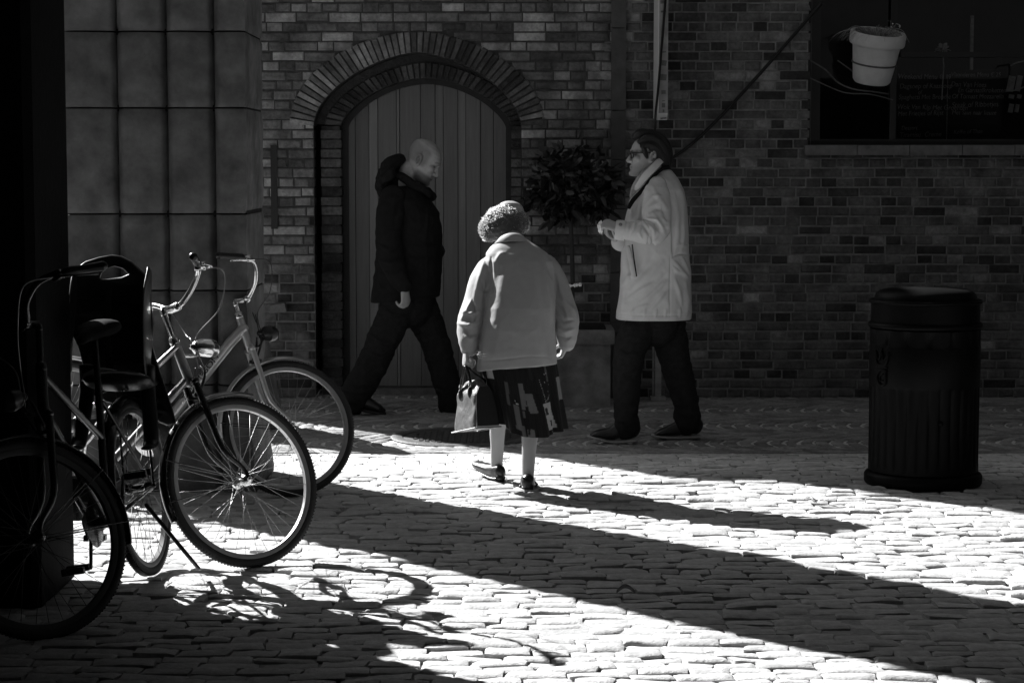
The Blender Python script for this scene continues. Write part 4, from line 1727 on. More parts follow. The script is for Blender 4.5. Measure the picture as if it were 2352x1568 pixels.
    sl_ = put(link('sleeve', me, M_coat, None, sharp=70), coat)
    s = MB()
    s.tube([p(1500, 452, .14), p(1490, 520, .19), p(1480, 562, .17), p(1455, 562, .08), p(1424, 556, -.03)], [.075, .075, .068, .060, .052], n=20, sub=4)
    me = fuse(s, .006, 3, .5)
    paint(me, lambda q: 1.0)
    put(link('sleeve', me, M_coat, None), coat)
    cf = MB()
    cf.tube([p(1436, 530, -.213), p(1424, 529, -.209), p(1414, 528, -.206)], [(.057, .046), (.058, .046), (.054, .042)], n=28, side=(0, 0, 1), sub=2, cap=False)
    cf2 = put(cf.build('cuff', M_coat, None, sharp=50), sl_)
    bt = MB().ball(p(1425, 516, -.252), (.010, .005, .010))
    put(bt.build('cuff_button', M_greypaint, None), cf2)
    # collar: pale upper leaf, dark lining below it
    k = MB()
    path = [(1460, 436, -.105), (1466, 426, -.125), (1482, 405, -.140), (1502, 384, -.128), (1518, 368, -.08), (1527, 362, .0), (1520, 368, .06), (1500, 386, .1), (1470, 418, .09)]
    k.tube([p(*q) for q in path], [(.012, .005), (.019, .005), (.023, .006), (.023, .006), (.021, .006), (.018, .006), (.02, .006), (.02, .005), (.018, .005)], n=12, side=(.72, .1, -.68), sub=5)
    put(link('collar', fuse(k, .004, 2), M_coat, None), coat)
    paint(coat.children[-1].data, lambda q: 1.0)
    dk = MB()
    path = [(1444, 478, -.10), (1454, 460, -.115), (1474, 438, -.128), (1496, 411, -.130), (1517, 391, -.115), (1535, 380, -.05)]
    dk.tube([p(*q) for q in path], [(.010, .004), (.013, .004), (.011, .004), (.010, .004), (.009, .004), (.006, .004)], n=10, side=(.72, .1, -.68), sub=4)
    put(dk.build('collar_lining', M_coatdark, None), coat)
    sc = MB()
    for i in range(6):
        o_ = i * 5
        sc.tube([p(1449 + o_ * .7, 452 - i * 4, -.045 - .008 * i), p(1455 + o_, 428 - i * 3, -.080 - .006 * i), p(1470 + o_ * 1.1, 404 - i * 3, -.085 - .004 * i), p(1488 + o_ * .9, 384 - i * 1, -.055)], [.008, .010, .0105, .008], n=8, sub=3)
        sc.tube([p(1449 + o_ * .7, 452 - i * 4, .045), p(1455 + o_, 428 - i * 3, .080), p(1480 + o_, 392 - i * 2, .05)], [.008, .010, .008], n=8, sub=3)
    put(link('scarf', fuse(sc, .0035, 1), M_scarf, None), man)
    pk = MB()
    pk.tube([p(1441, 566, -.150), p(1450, 600, -.160), p(1457, 636, -.168)], [(.004, .015)] * 3, n=8, side=(0, 1, 0), sub=3)
    put(pk.build('pocket_welt', M_coat, None), coat)
    paint(coat.children[-1].data, lambda q: 1.0)
    sl = MB()
    sl.tube([p(1452, 562, -.158), p(1457, 600, -.168), p(1462, 634, -.172)], [(.0025, .004)] * 3, n=6, side=(0, 1, 0), sub=3)
    put(sl.build('pocket_slit', M_coatdark, None), coat)
    t = MB()
    t.tube([p(1505, 690), p(1503, 745)], [(.14, .13), (.14, .13)], n=24, side=(1, 0, 0))
    t.tube([p(1490, 730, -.03), p(1458, 775, -.07), p(1444, 820, -.10), p(1440, 880, -.10), p(1438, 940, -.10), p(1441, 978, -.10)], [.085, .098, .084, .076, .068, .070], n=22, sub=4)
    t.tube([p(1530, 725, .05), p(1540, 780, .09), p(1556, 850, .09), p(1572, 910, .09), p(1580, 968, .09)], [.105, .098, .084, .074, .072], n=22, sub=4)
    me = fuse(t, .0065, 4, .5)
    w1, w2 = wrinkles(.010, 6, 9.3, (1.2, 1, 1.6)), wrinkles(.005, 12, 3.1, (1, 1, 2.0))
    displace(me, lambda q, n: w1(q) * (.5 + .9 * math.exp(-(q.z / .22) ** 2)) + w2(q))
    folds(me, [([(1412, 800), (1440, 815), (1475, 808)], 5, .012), ([(1420, 840), (1450, 846), (1478, 838)], 5, .010), ([(1410, 958), (1435, 968), (1465, 960)], 4, .012), ([(1556, 945), (1580, 955), (1606, 948)], 4, .012), ([(1530, 840), (1560, 850), (1588, 842)], 5, .010)])
    put(link('trousers', me, M_jeans, None), man)
    for heel, toe, dy in (((1456, 1005), (1356, 1000), -.10), ((1600, 1010), (1503, 1008), .09)):
        s = MB()
        a, b = p(heel[0], heel[1], dy), p(toe[0], toe[1], dy)
        a.z = max(a.z, .032)
        b.z = max(b.z, .030)
        mid = a * .5 + b * .5
        mid.z = .03
        s.tube([a + V((.0, 0, .045)), a * .8 + b * .2 + V((0, 0, .060)), mid + V((0, 0, .032)), b * .8 + a * .2 + V((0, 0, .014)), b + V((.010, 0, .002))], [(.036, .05), (.038, .060), (.042, .040), (.044, .024), (.032, .014)], n=18, side=(0, 1, 0), sub=4)
        sh = put(link('shoe', fuse(s, .005, 3), M_shoe, None), man)
        so = MB()
        so.tube([a + V((.012, 0, -.014)), mid + V((0, 0, -.016)), b * .85 + a * .15 + V((0, 0, -.012)), b + V((-.010, 0, -.004))], [(.040, .012), (.044, .010), (.045, .010), (.032, .010)], n=18, side=(0, 1, 0), sub=4)
        put(so.build('sole', M_sole, None), sh)
        lc = MB()
        for i in range(4):
            q = a * (.62 - .1 * i) + b * (.38 + .1 * i)
            q.z = .105 - .018 * i
            lc.tube([q + V((0, -.03, -.01)), q + V((0, 0, .008)), q + V((0, .03, -.01))], .003, n=6, sub=3)
        put(lc.build('laces', M_coatdark, None), sh)
    # hair: swept back, long at the neck, with loose strands
    hr = MB()
    flows = []
    for s in (-1, 1):
        flows.append(([M(.33, s * .10, .93), M(.20, s * .14, 1.00), M(-.08, s * .17, .99), M(-.33, s * .18, .82), M(-.43, s * .14, .55), M(-.45, s * .10, .30)], [.012, .020, .023, .026, .026, .016]))
        flows.append(([M(.26, s * .29, .82), M(.10, s * .30, .88), M(-.15, s * .29, .82), M(-.34, s * .25, .58), M(-.42, s * .16, .28)], [.012, .022, .028, .030, .022]))
        flows.append(([M(.22, s * .335, .72), M(.06, s * .345, .74), M(-.16, s * .335, .66), M(-.30, s * .29, .42), M(-.36, s * .22, .24)], [.010, .018, .022, .024, .016]))
        flows.append(([M(.16, s * .350, .66), M(.12, s * .350, .54), M(.08, s * .345, .44)], [.014, .013, .007]))
        flows.append(([M(-.02, s * .345, .64), M(-.14, s * .345, .56), M(-.20, s * .32, .40)], [.014, .015, .012]))
    flows.append(([M(.38, 0, .94), M(.22, 0, 1.03), M(-.06, 0, 1.01), M(-.33, 0, .87), M(-.46, 0, .58), M(-.47, 0, .28)], [.012, .022, .022, .026, .028, .018]))
    for pts, rad in flows:
        hr.tube(pts, rad, n=14, sub=4)
    me = fuse(hr, .0045, 4)
    w1 = wrinkles(.003, 26, 1.9, (.6, 1.8, .9))
    displace(me, lambda q, n: w1(q))
    hair = put(link('hair', me, M_hair, None), man)
    sd = MB()
    rnd = random.Random(3)
    for pts, rad in flows:
        for i in range(34):
            a = rnd.uniform(0, 6.28)
            off = [V((rnd.gauss(0, .004), math.cos(a) * r * 1.10 + rnd.gauss(0, .003), math.sin(a) * r * 1.10 + rnd.gauss(0, .003))) for r in rad]
            q = [x + o2 for x, o2 in zip(pts, off)]
            if len(q) > 3:
                q[-1] = q[-1] + V((.012 * rnd.random(), 0, -.012 * rnd.random()))
            sd.tube(q, [.0011] * len(q), n=4, cap=False, sub=4)
    put(sd.build('loose_strands', M_hair, None), hair)
    gl = MB()
    for s in (-1, 1):
        rim = []
        for i in range(17):
            a = 2 * math.pi * i / 16
            rim.append(M(.45 - .05 * abs(math.cos(a)) * (1 if math.cos(a) > 0 else .3), s * (.145 + .105 * math.cos(a)), .50 + .085 * math.sin(a)))
        gl.tube(rim, .0035, n=6, cap=False)
        gl.tube([M(.42, s * .25, .555), M(.2, s * .345, .56), M(-.02, s * .37, .55)], [.0055, .005, .004], n=6)
    gl.tube([M(.455, .05, .53), M(.47, 0, .54), M(.455, -.05, .53)], .0035, n=6)
    put(gl.build('spectacles', M_glassframe, None), man)


coat_man()


# ---------------------------------------------------------------- old woman seen from behind
def old_woman():
    body = MB()
    c = P(1170, 556, 10.72)
    M, loc = head_parts(body, c, V((-.12, .94, -.32)), V((0, .32, .94)), H=.215)
    body.tube([P(1186, 585, 10.52), P(1180, 560, 10.60), P(1170, 530, 10.68)], [.055, .050, .05], n=16, sub=3)
    body.tube([P(1190, 850, 10.32), P(1192, 740, 10.34), P(1195, 640, 10.42), P(1194, 590, 10.50)], [(.14, .10), (.13, .09), (.12, .08), (.07, .05)], n=20, side=(1, 0, 0), sub=3)
    body.tube([P(1158, 850, 10.34), P(1150, 935, 10.40), P(1143, 985, 10.44), P(1142, 1030, 10.48), P(1140, 1075, 10.50)], [.065, .045, .037, .031, .026], n=16, sub=3)
    body.tube([P(1232, 850, 10.30), P(1222, 945, 10.26), P(1217, 1000, 10.24), P(1214, 1050, 10.24), P(1212, 1100, 10.24)], [.065, .045, .037, .031, .026], n=16, sub=3)
    body.tube([P(1140, 1075, 10.50), P(1120, 1085, 10.58)], [.03, .026], n=10)
    body.tube([P(1212, 1100, 10.24), P(1212, 1095, 10.36)], [.03, .026], n=10)
    armL = [P(1128, 606, 10.46), P(1083, 735, 10.36), P(1074, 797, 10.32)]
    armR = [P(1262, 606, 10.46), P(1301, 730, 10.36), P(1300, 785, 10.36)]
    body.tube(armL, [.040, .032, .022], n=12, sub=3)
    body.tube(armR, [.040, .032, .022], n=12, sub=3)
    wl = P(1073, 798, 10.32)
    hand_parts(body, wl, P(1068, 838, 10.30) - wl, V((.9, .25, -.1)), V((.25, .9, 0)), curl=(1.2, 1.35, .9), size=.93, thumb_curl=.4)
    wr = P(1303, 782, 10.36)
    hand_parts(body, wr, P(1289, 818, 10.38) - wr, V((-.9, .1, -.1)), V((-.3, .9, 0)), curl=(.7, .9, .6), size=.93, thumb_curl=.25)
    me = fuse(body, .0042, 3, .5)
    paint(me, lambda q: 1.0)
    wo = link('person', me, M_skin, None)
    tag(wo, 'bent old woman in a knitted beret and pale jacket walking away', 'person')
    # jacket body
    rows = [(1186, 838, 10.30, .198, .150), (1188, 805, 10.30, .190, .146), (1191, 755, 10.31, .178, .140), (1195, 705, 10.33, .170, .132), (1197, 655, 10.37, .164, .122), (1196, 622, 10.40, .160, .112), (1192, 600, 10.42, .164, .102), (1187, 582, 10.445, .152, .090), (1183, 569, 10.465, .124, .080), (1180, 557, 10.485, .088, .066), (1181, 547, 10.51, .056, .055)]
    rings = []
    n = 96
    for i, (x, y, Y, a, b) in enumerate(rows):
        ring = []
        c0 = P(x, y, Y)
        fl = max(0, 1 - i / 6)
        for k in range(n):
            t = 2 * math.pi * k / n
            wv = 1 + .012 * fl * math.sin(t * 5 + 1.0) + .006 * fl * math.sin(t * 9)
            hem = .018 * math.cos(t) + .012 * math.cos(t) ** 2 * -1 if i == 0 else 0
            ring.append(c0 + V((a * wv * math.copysign(abs(math.cos(t)) ** .85, math.cos(t)), b * wv * math.sin(t), hem)))
        rings.append(ring)
    j = MB().rings(resampled(rings))
    L_pts = [P(1130, 603, 10.46), P(1118, 618, 10.44), P(1104, 650, 10.42), P(1094, 690, 10.40), P(1082, 732, 10.37), P(1079, 758, 10.355), P(1078, 782, 10.335), P(1078, 799, 10.325)]
    R_pts = [P(1256, 603, 10.46), P(1267, 620, 10.45), P(1282, 655, 10.43), P(1294, 695, 10.40), P(1302, 730, 10.37), P(1302, 755, 10.36), P(1302, 775, 10.36), P(1301, 788, 10.36)]
    L_r = [(.044, .040), (.066, .048), (.082, .050), (.084, .050), (.086, .055), (.078, .056), (.058, .052), (.046, .042)]
    R_r = [(.040, .042), (.046, .056), (.052, .062), (.055, .060), (.061, .058), (.058, .055), (.050, .048), (.042, .040)]
    folL = [([(1060, 715), (1080, 722), (1100, 715)], 5, .012), ([(1052, 742), (1075, 748), (1098, 738)], 5, .012), ([(1085, 690), (1092, 720), (1088, 745)], 4, -.012), ([(1082, 690), (1070, 720), (1058, 738)], 5, .010), ([(1104, 640), (1110, 665), (1120, 672)], 5, -.010), ([(1066, 770), (1080, 778), (1096, 772)], 4, .008), ([(1112, 600), (1102, 640), (1088, 690)], 6, .007), ([(1120, 620), (1118, 660), (1110, 700)], 4, -.008)]
    folR = [([(1276, 690), (1290, 708), (1300, 735)], 4, -.012), ([(1284, 660), (1296, 690), (1318, 715)], 5, .009), ([(1276, 725), (1295, 738), (1318, 735)], 5, -.010), ([(1280, 750), (1298, 762), (1318, 756)], 5, .010), ([(1284, 770), (1300, 778), (1314, 772)], 4, -.008), ([(1270, 620), (1278, 650), (1280, 680)], 4, -.008), ([(1310, 700), (1322, 725)], 5, .008)]
    j.tube(L_pts, L_r, n=28, sub=5, side=(.50, -.86, 0))
    j.tube(R_pts, R_r, n=28, sub=5, side=(1, 0, 0))
    me = fuse(j, .0046, 4, .5)
    w1, w2 = wrinkles(.003, 4.5, 2.2, (1.3, 1, .45)), wrinkles(.0015, 12, 6.4, (1.2, 1, 1.3))
    displace(me, lambda q, n: w1(q) + w2(q))
    folds(me, [
        ([(1150, 600), (1140, 640), (1128, 700), (1120, 760)], 10, -.005), ([(1128, 592), (1126, 640), (1128, 672)], 4, -.014), ([(1138, 600), (1150, 585), (1160, 580)], 6, .008), 
        ([(1240, 596), (1252, 640), (1262, 690), (1268, 740)], 5, .012), ([(1232, 610), (1246, 680), (1258, 760), (1262, 820)], 8, -.009), ([(1250, 590), (1262, 615), (1268, 640)], 4, -.013), ([(1225, 720), (1240, 770), (1250, 825)], 10, .007), ([(1150, 740), (1140, 790), (1130, 830)], 10, .005),
        ([(1094, 829), (1150, 826), (1220, 818), (1272, 820)], 2.0, -.003)])
    folds(me, folL + folR, back=.6)
    paint(me, lambda q: 1.0)
    jk = put(link('jacket', me, M_jacket, None), wo)
    # turned down collar
    cl = MB()
    m = 26
    top, bot = [], []
    for i in range(m + 1):
        t = i / m
        x = 1133 + (1217 - 1133) * t
        sgn = math.sin(math.pi * t)
        bot.append(P(x, 562 - 7 * sgn ** .6 - 3 * t, 10.475 - .050 * sgn))
        x2 = 1147 + (1205 - 1147) * t
        top.append(P(x2, 550 - 15 * sgn ** .5 - 2 * t, 10.475 - .025 * sgn))
    lower = [q + V((0, -.010, -.002)) for q in bot]
    mid = [a.lerp(b, .5) + V((0, -.010, .0)) for a, b in zip(lower, top)]
    inn = [q + V((0, .03, -.01)) for q in top]
    rows_ = [lower, mid, top, inn]
    vs = [q for r in rows_ for q in r]
    fs = []
    for r in range(len(rows_) - 1):
        for i in range(m):
            a = r * (m + 1) + i
            fs.append((a, a + 1, a + m + 2, a + m + 1))
    cl.add(vs, fs)
    me = evaluated(cl.mesh('collar'), [('SUBSURF', dict(levels=2, render_levels=2)), ('SOLIDIFY', dict(thickness=.006, offset=0))])
    paint(me, lambda q: 1.0)
    put(link('collar', me, M_jacket, None), jk)
    bu = MB()
    bu.tube([P(1100, 810, 10.155), P(1107, 809, 10.145), P(1107, 821, 10.145), P(1100, 822, 10.155), P(1100, 810, 10.155)], .0035, n=6)
    bu.box(P(1106, 816, 10.15), (.045, .010, .012))
    put(bu.build('side_buckle', M_jacket, None), jk)
    # skirt
    nU, nV = 280, 120
    zt = P(1190, 812, 10.30).z
    hem_z = lambda t: .262 + .062 * sm(.0, -1, math.cos(t)) + .022 * sm(.3, 1, math.cos(t))
    vs = []
    cx0, cx1 = P(1188, 900, 10.30).x, P(1216, 900, 10.30).x
    for jv in range(nV + 1):
        v = jv / nV
        for i in range(nU):
            t = 2 * math.pi * i / nU
            a = .186 - .014 * v + .004 * math.sin(t * 3)
            b = .128 + .035 * v
            pl = (.016 * math.sin(t * 9 + 1.2 * math.sin(t * 2.0)) + .007 * math.sin(t * 21)) * v ** 1.2
            vs.append((cx0 + (cx1 - cx0) * v + (a + pl) * math.cos(t), 10.30 + (b + pl) * math.sin(t), zt + (hem_z(t) - zt) * v))
    fs = []
    for jv in range(nV):
        for i in range(nU):
            fs.append((jv * nU + i, jv * nU + (i + 1) % nU, (jv + 1) * nU + (i + 1) % nU, (jv + 1) * nU + i))
    me = bpy.data.meshes.new('skirt')
    me.from_pydata([tuple(q) for q in vs], [], fs)
    me = evaluated(me, [('SOLIDIFY', dict(thickness=.003, offset=-1))])
    # printed patches in cloth coordinates: angle from the middle of the back, drop 0..1
    pats = [(.56, .92, .60, .94, .22, 1.1), (-.14, .04, .34, .66, .10, .40), (.04, .30, .46, .70, .35, .42), (-.36, -.20, .62, .93, .04, .36), (-.56, -.46, .34, .64, .1, .24), (-.06, .18, .90, 1.0, 0, .38), (-.20, -.10, .86, 1.0, 0, .30),
            (-1.25, -1.0, .12, .34, .1, 1.2), (-.10, -.04, .68, .76, 0, .34), (.86, .94, .05, .34, .1, .26), (.30, .40, .08, .3, .1, .07), (.46, .60, .12, .40, .2, .05), (1.3, 1.6, .3, .6, 0, .6), (-1.6, -1.4, .4, .8, 0, .5), (1.9, 2.4, .5, .8, .1, .8), (-2.4, -2.0, .2, .5, .1, .5)]
    dark = [(.60, .72, .66, .75, .22, .06), (.74, .86, .82, .90, .22, .06), (.0, .08, .62, .72, .2, .03), (-.32, -.22, .94, 1.0, 0, .02), (.02, .08, .86, .97, -.5, .03)]
    dots = [(.60 + .012 * k, .30 + .027 * k) for k in range(11)] + [(.72 + .04 * k, .585 - .014 * k) for k in range(6)]
    dots += [(.84, .24), (.90, .23), (.80, .34), (.94, .38), (.86, .46), (.80, .975), (.82, .95), (-.28, .60), (-.25, .60), (-.22, .60), (-.30, .57)]
    cx_ = lambda v: cx0 + (cx1 - cx0) * v

    def tone(q):
        v0 = max(0, min(1, (zt - q.z) / (zt - .27)))
        th = math.atan2(q.y - 10.30, q.x - cx_(v0))
        v = (zt - q.z) / (zt - hem_z(th))
        t = th + math.pi / 2
        if t > math.pi:
            t -= 2 * math.pi
        o = .026 + .012 * (math.sin(t * 90) > .6)
        for a, b, c_, d, s, tv in pats:
            if a + s * (v - c_) < t < b + s * (v - c_) and c_ < v < d:
                o = tv * .7
        for a, b, c_, d, s, tv in dark:
            if a + s * (v - c_) < t < b + s * (v - c_) and c_ < v < d:
                o = tv
        for a, b in dots:
            if (t - a) ** 2 + ((v - b) * 1.6) ** 2 < .012 ** 2:
                o = .9
        return o
    paint(me, tone)
    put(link('skirt', me, M_skirt, None), wo)
    sk = MB()
    sk.tube([P(1150, 940, 10.40), P(1143, 985, 10.44), P(1142, 1030, 10.48), P(1140, 1078, 10.50)], [.047, .0395, .0335, .029], n=18, sub=4)
    put(sk.build('stocking', M_stocking, None), wo)
    sk = MB()
    sk.tube([P(1222, 945, 10.26), P(1217, 1000, 10.24), P(1214, 1050, 10.24), P(1212, 1102, 10.24)], [.047, .0400, .0335, .029], n=18, sub=4)
    put(sk.build('stocking', M_stocking, None), wo)
    s = MB()
    s.tube([P(1148, 1083, 10.46), P(1139, 1083, 10.50), P(1122, 1078, 10.57), P(1103, 1069, 10.64), P(1094, 1066, 10.68)], [(.030, .040), (.037, .042), (.040, .034), (.040, .024), (.026, .017)], n=18, side=(.5, .85, 0), sub=4)
    sh = put(link('shoe', fuse(s, .004, 3), M_shoe, None), wo)
    so = MB()
    so.tube([P(1150, 1098, 10.45), P(1130, 1095, 10.52), P(1104, 1080, 10.64)], [(.030, .010), (.028, .008), (.034, .006)], n=14, side=(.5, .85, 0), sub=3)
    so.box(P(1149, 1097, 10.455), (.045, .05, .024), Matrix.Rotation(R(20), 3, 'Y'))
    put(so.build('sole', M_blackplastic, None), sh)
    s = MB()
    s.tube([P(1212, 1108, 10.20), P(1212, 1106, 10.25), P(1213, 1110, 10.33), P(1213, 1112, 10.42)], [(.033, .044), (.037, .046), (.040, .036), (.03, .02)], n=18, side=(1, 0, 0), sub=4)
    sh = put(link('shoe', fuse(s, .004, 3), M_shoe, None), wo)
    so = MB()
    so.box(P(1212, 1121, 10.20), (.056, .05, .022))
    so.tube([P(1213, 1122, 10.26), P(1214, 1121, 10.38)], [(.040, .008), (.036, .008)], n=12, side=(1, 0, 0))
    so.tube([P(1196, 1117, 10.22), P(1192, 1121, 10.26)], [.01, .006], n=8)
    so.tube([P(1228, 1105, 10.24), P(1234, 1112, 10.23), P(1230, 1116, 10.25)], [.004, .006, .003], n=8)
    put(so.build('sole', M_blackplastic, None), sh)
    # beret: wide flattened dome worn level on the bowed head
    b = MB()
    c = P(1157, 516, 10.72)
    rot = Matrix.Rotation(R(2), 3, 'X') @ Matrix.Rotation(R(-13), 3, 'Y')
    b.lathe([(.03, -.062), (.075, -.064), (.100, -.060), (.118, -.046), (.1275, -.020), (.126, .004), (.118, .026), (.104, .045), (.078, .068), (.046, .086), (.020, .095), (.001, .097)], 64, (0, 0, 0))
    b.tube([(0, 0, .090), (.003, 0, .104)], [.008, .006], n=8)
    b.xform(lambda q: c + rot @ q)
    me = fuse(b, .0042, 3)
    w1, w2 = wrinkles(.005, 14, 2.2, (1, 1, 1.8)), wrinkles(.004, 60, 4.4, ridge=False)
    displace(me, lambda q, n: w1(q) + w2(q))
    paint(me, lambda q: 1.0)
    be = put(link('beret', me, M_beret, None), wo)
    fz = MB()
    rnd = random.Random(5)
    for i in range(0, len(me.vertices), 3):
        v = me.vertices[i]
        if v.normal.y < -.25 and v.normal.x > -.6 and v.normal.z < .55 and rnd.random() < .93:  # fewer fibres on the shaded back, so that it stays dark
            continue
        L = rnd.uniform(.003, .013)
        d = (v.normal + V((rnd.gauss(0, .6), rnd.gauss(0, .6), rnd.gauss(0, .6)))).normalized()
        sd = d.orthogonal().normalized() * .0006
        a = v.co
        fz.add([a - sd, a + sd, a + d * L * .6 + v.normal.orthogonal() * .002 + sd * .5, a + d * L], [(0, 1, 2, 3)])
    put(fz.build('wool_fuzz', M_fuzz, None, smooth=False), be)
    hb = MB()
    hb.ball(P(1170, 542, 10.68), (.072, .055, .035))
    put(hb.build('hair', M_hair, None), wo)
    # handbag, hanging from the left hand
    hand = P(1070, 838, 10.29)
    lx = V((-.40, .917, 0)).normalized()
    ly = V((.917, .40, 0)).normalized()
    lz = V((.0, 0, 1))
    tl = Matrix.Rotation(R(-11), 3, ly)
    W2, L2, Hb = .070, .31, .252
    rings = []
    n = 48
    rows_n = 16
    bc = P(1096, 997, 10.16) + ly * .040
    for i in range(rows_n + 1):
        v = i / rows_n
        z = Hb * v
        l0 = .02 * v + .05 * sm(.75, 1, v)
        l1 = L2 - .04 * v - .05 * sm(.75, 1, v)
        wd = W2 * (1 - .36 * v - .40 * sm(.7, 1.0, v)) * (1 + .05 * math.sin(v * 5))
        ring = []
        for k in range(n):
            t = 2 * math.pi * k / n
            cx, sy = math.cos(t), math.sin(t)
            ex = math.copysign(abs(cx) ** .3, cx)
            ey = math.copysign(abs(sy) ** .3, sy)
            bulge = 1 + .10 * noise.noise(V((ex * 1.6, v * 4, ey * 3))) - .10 * math.exp(-((v - .45) / .2) ** 2)
            ring.append(bc + lx * ((l0 + l1) / 2 + (l1 - l0) / 2 * ex) + ly * (wd * ey * bulge) + lz * z)
        rings.append(ring)
    g = MB().rings(rings)
    me = evaluated(g.mesh('bag'), [('SUBSURF', dict(levels=2, render_levels=2))])
    w5 = wrinkles(.0035, 16, 7.7)
    displace(me, lambda q, n: w5(q))
    piv = bc + lx * L2 * .5 + lz * Hb
    me.transform(Matrix.Translation(piv) @ tl.to_4x4() @ Matrix.Translation(-piv))
    TB = lambda a, b_, c_: piv + tl @ (bc + lx * a + ly * b_ + lz * c_ - piv)
    bag = link('handbag', me, M_bag, None)
    me.transform(Matrix.Translation(-piv))
    bag.location = piv
    tag(bag, "dark leather handbag hanging from the old woman's left hand", 'handbag')
    for sgn in (-1, 1):
        hd = MB()
        e = [TB(.09, sgn * .040, .215), TB(.215, sgn * .040, .215)]
        top = hand + V((0, .012 * sgn, -.004))
        hd.tube([e[0] - V((0, 0, .03)), e[0] + V((0, 0, .02)), e[0].lerp(top, .6) + V((.006, 0, 0)), top, e[1].lerp(top, .6) + V((-.004, .0, 0)), e[1] + V((0, 0, .02)), e[1] - V((0, 0, .03))], [(.011, .004)] * 7, n=8, sub=5, side=(.6, .8, 0))
        put(hd.build('handle', M_shoe, None), bag)
        for a in (.09, .215):
            tb = MB()
            tb.ball(TB(a, sgn * .049, .185), (.006, .016, .026), Matrix.Rotation(R(-24), 3, 'Z'))
            put(tb.build('leather_tab', M_bag, None), bag)
            rg = MB()
            ctr_ = TB(a, sgn * .043, .222)
            rg.tube([ctr_ + lx * .013 * math.cos(2 * math.pi * k / 10) + lz * .013 * math.sin(2 * math.pi * k / 10) for k in range(11)], .0035, n=6, cap=False)
            put(rg.build('ring', M_chrome, None), bag)
    gs = MB()  # black panel stands in for shade on the bag's near end
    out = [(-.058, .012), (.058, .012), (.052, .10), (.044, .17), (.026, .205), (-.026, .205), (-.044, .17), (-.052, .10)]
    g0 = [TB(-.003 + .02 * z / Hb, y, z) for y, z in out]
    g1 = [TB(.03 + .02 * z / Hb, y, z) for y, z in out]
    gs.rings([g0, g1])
    put(gs.build('shade_panel', M_shoe, None, smooth=False), bag)
    ed = MB()
    c4 = [TB(.0, -W2 * .97, .004), TB(L2, -W2 * .97, .004), TB(L2, W2 * .97, .004), TB(.0, W2 * .97, .004), TB(.0, -W2 * .97, .004)]
    ed.tube(c4, .004, n=6)
    put(ed.build('bottom_piping', M_bag, None), bag)


old_woman()

# ================================================================== BICYCLES
HEAD_A = R(72)


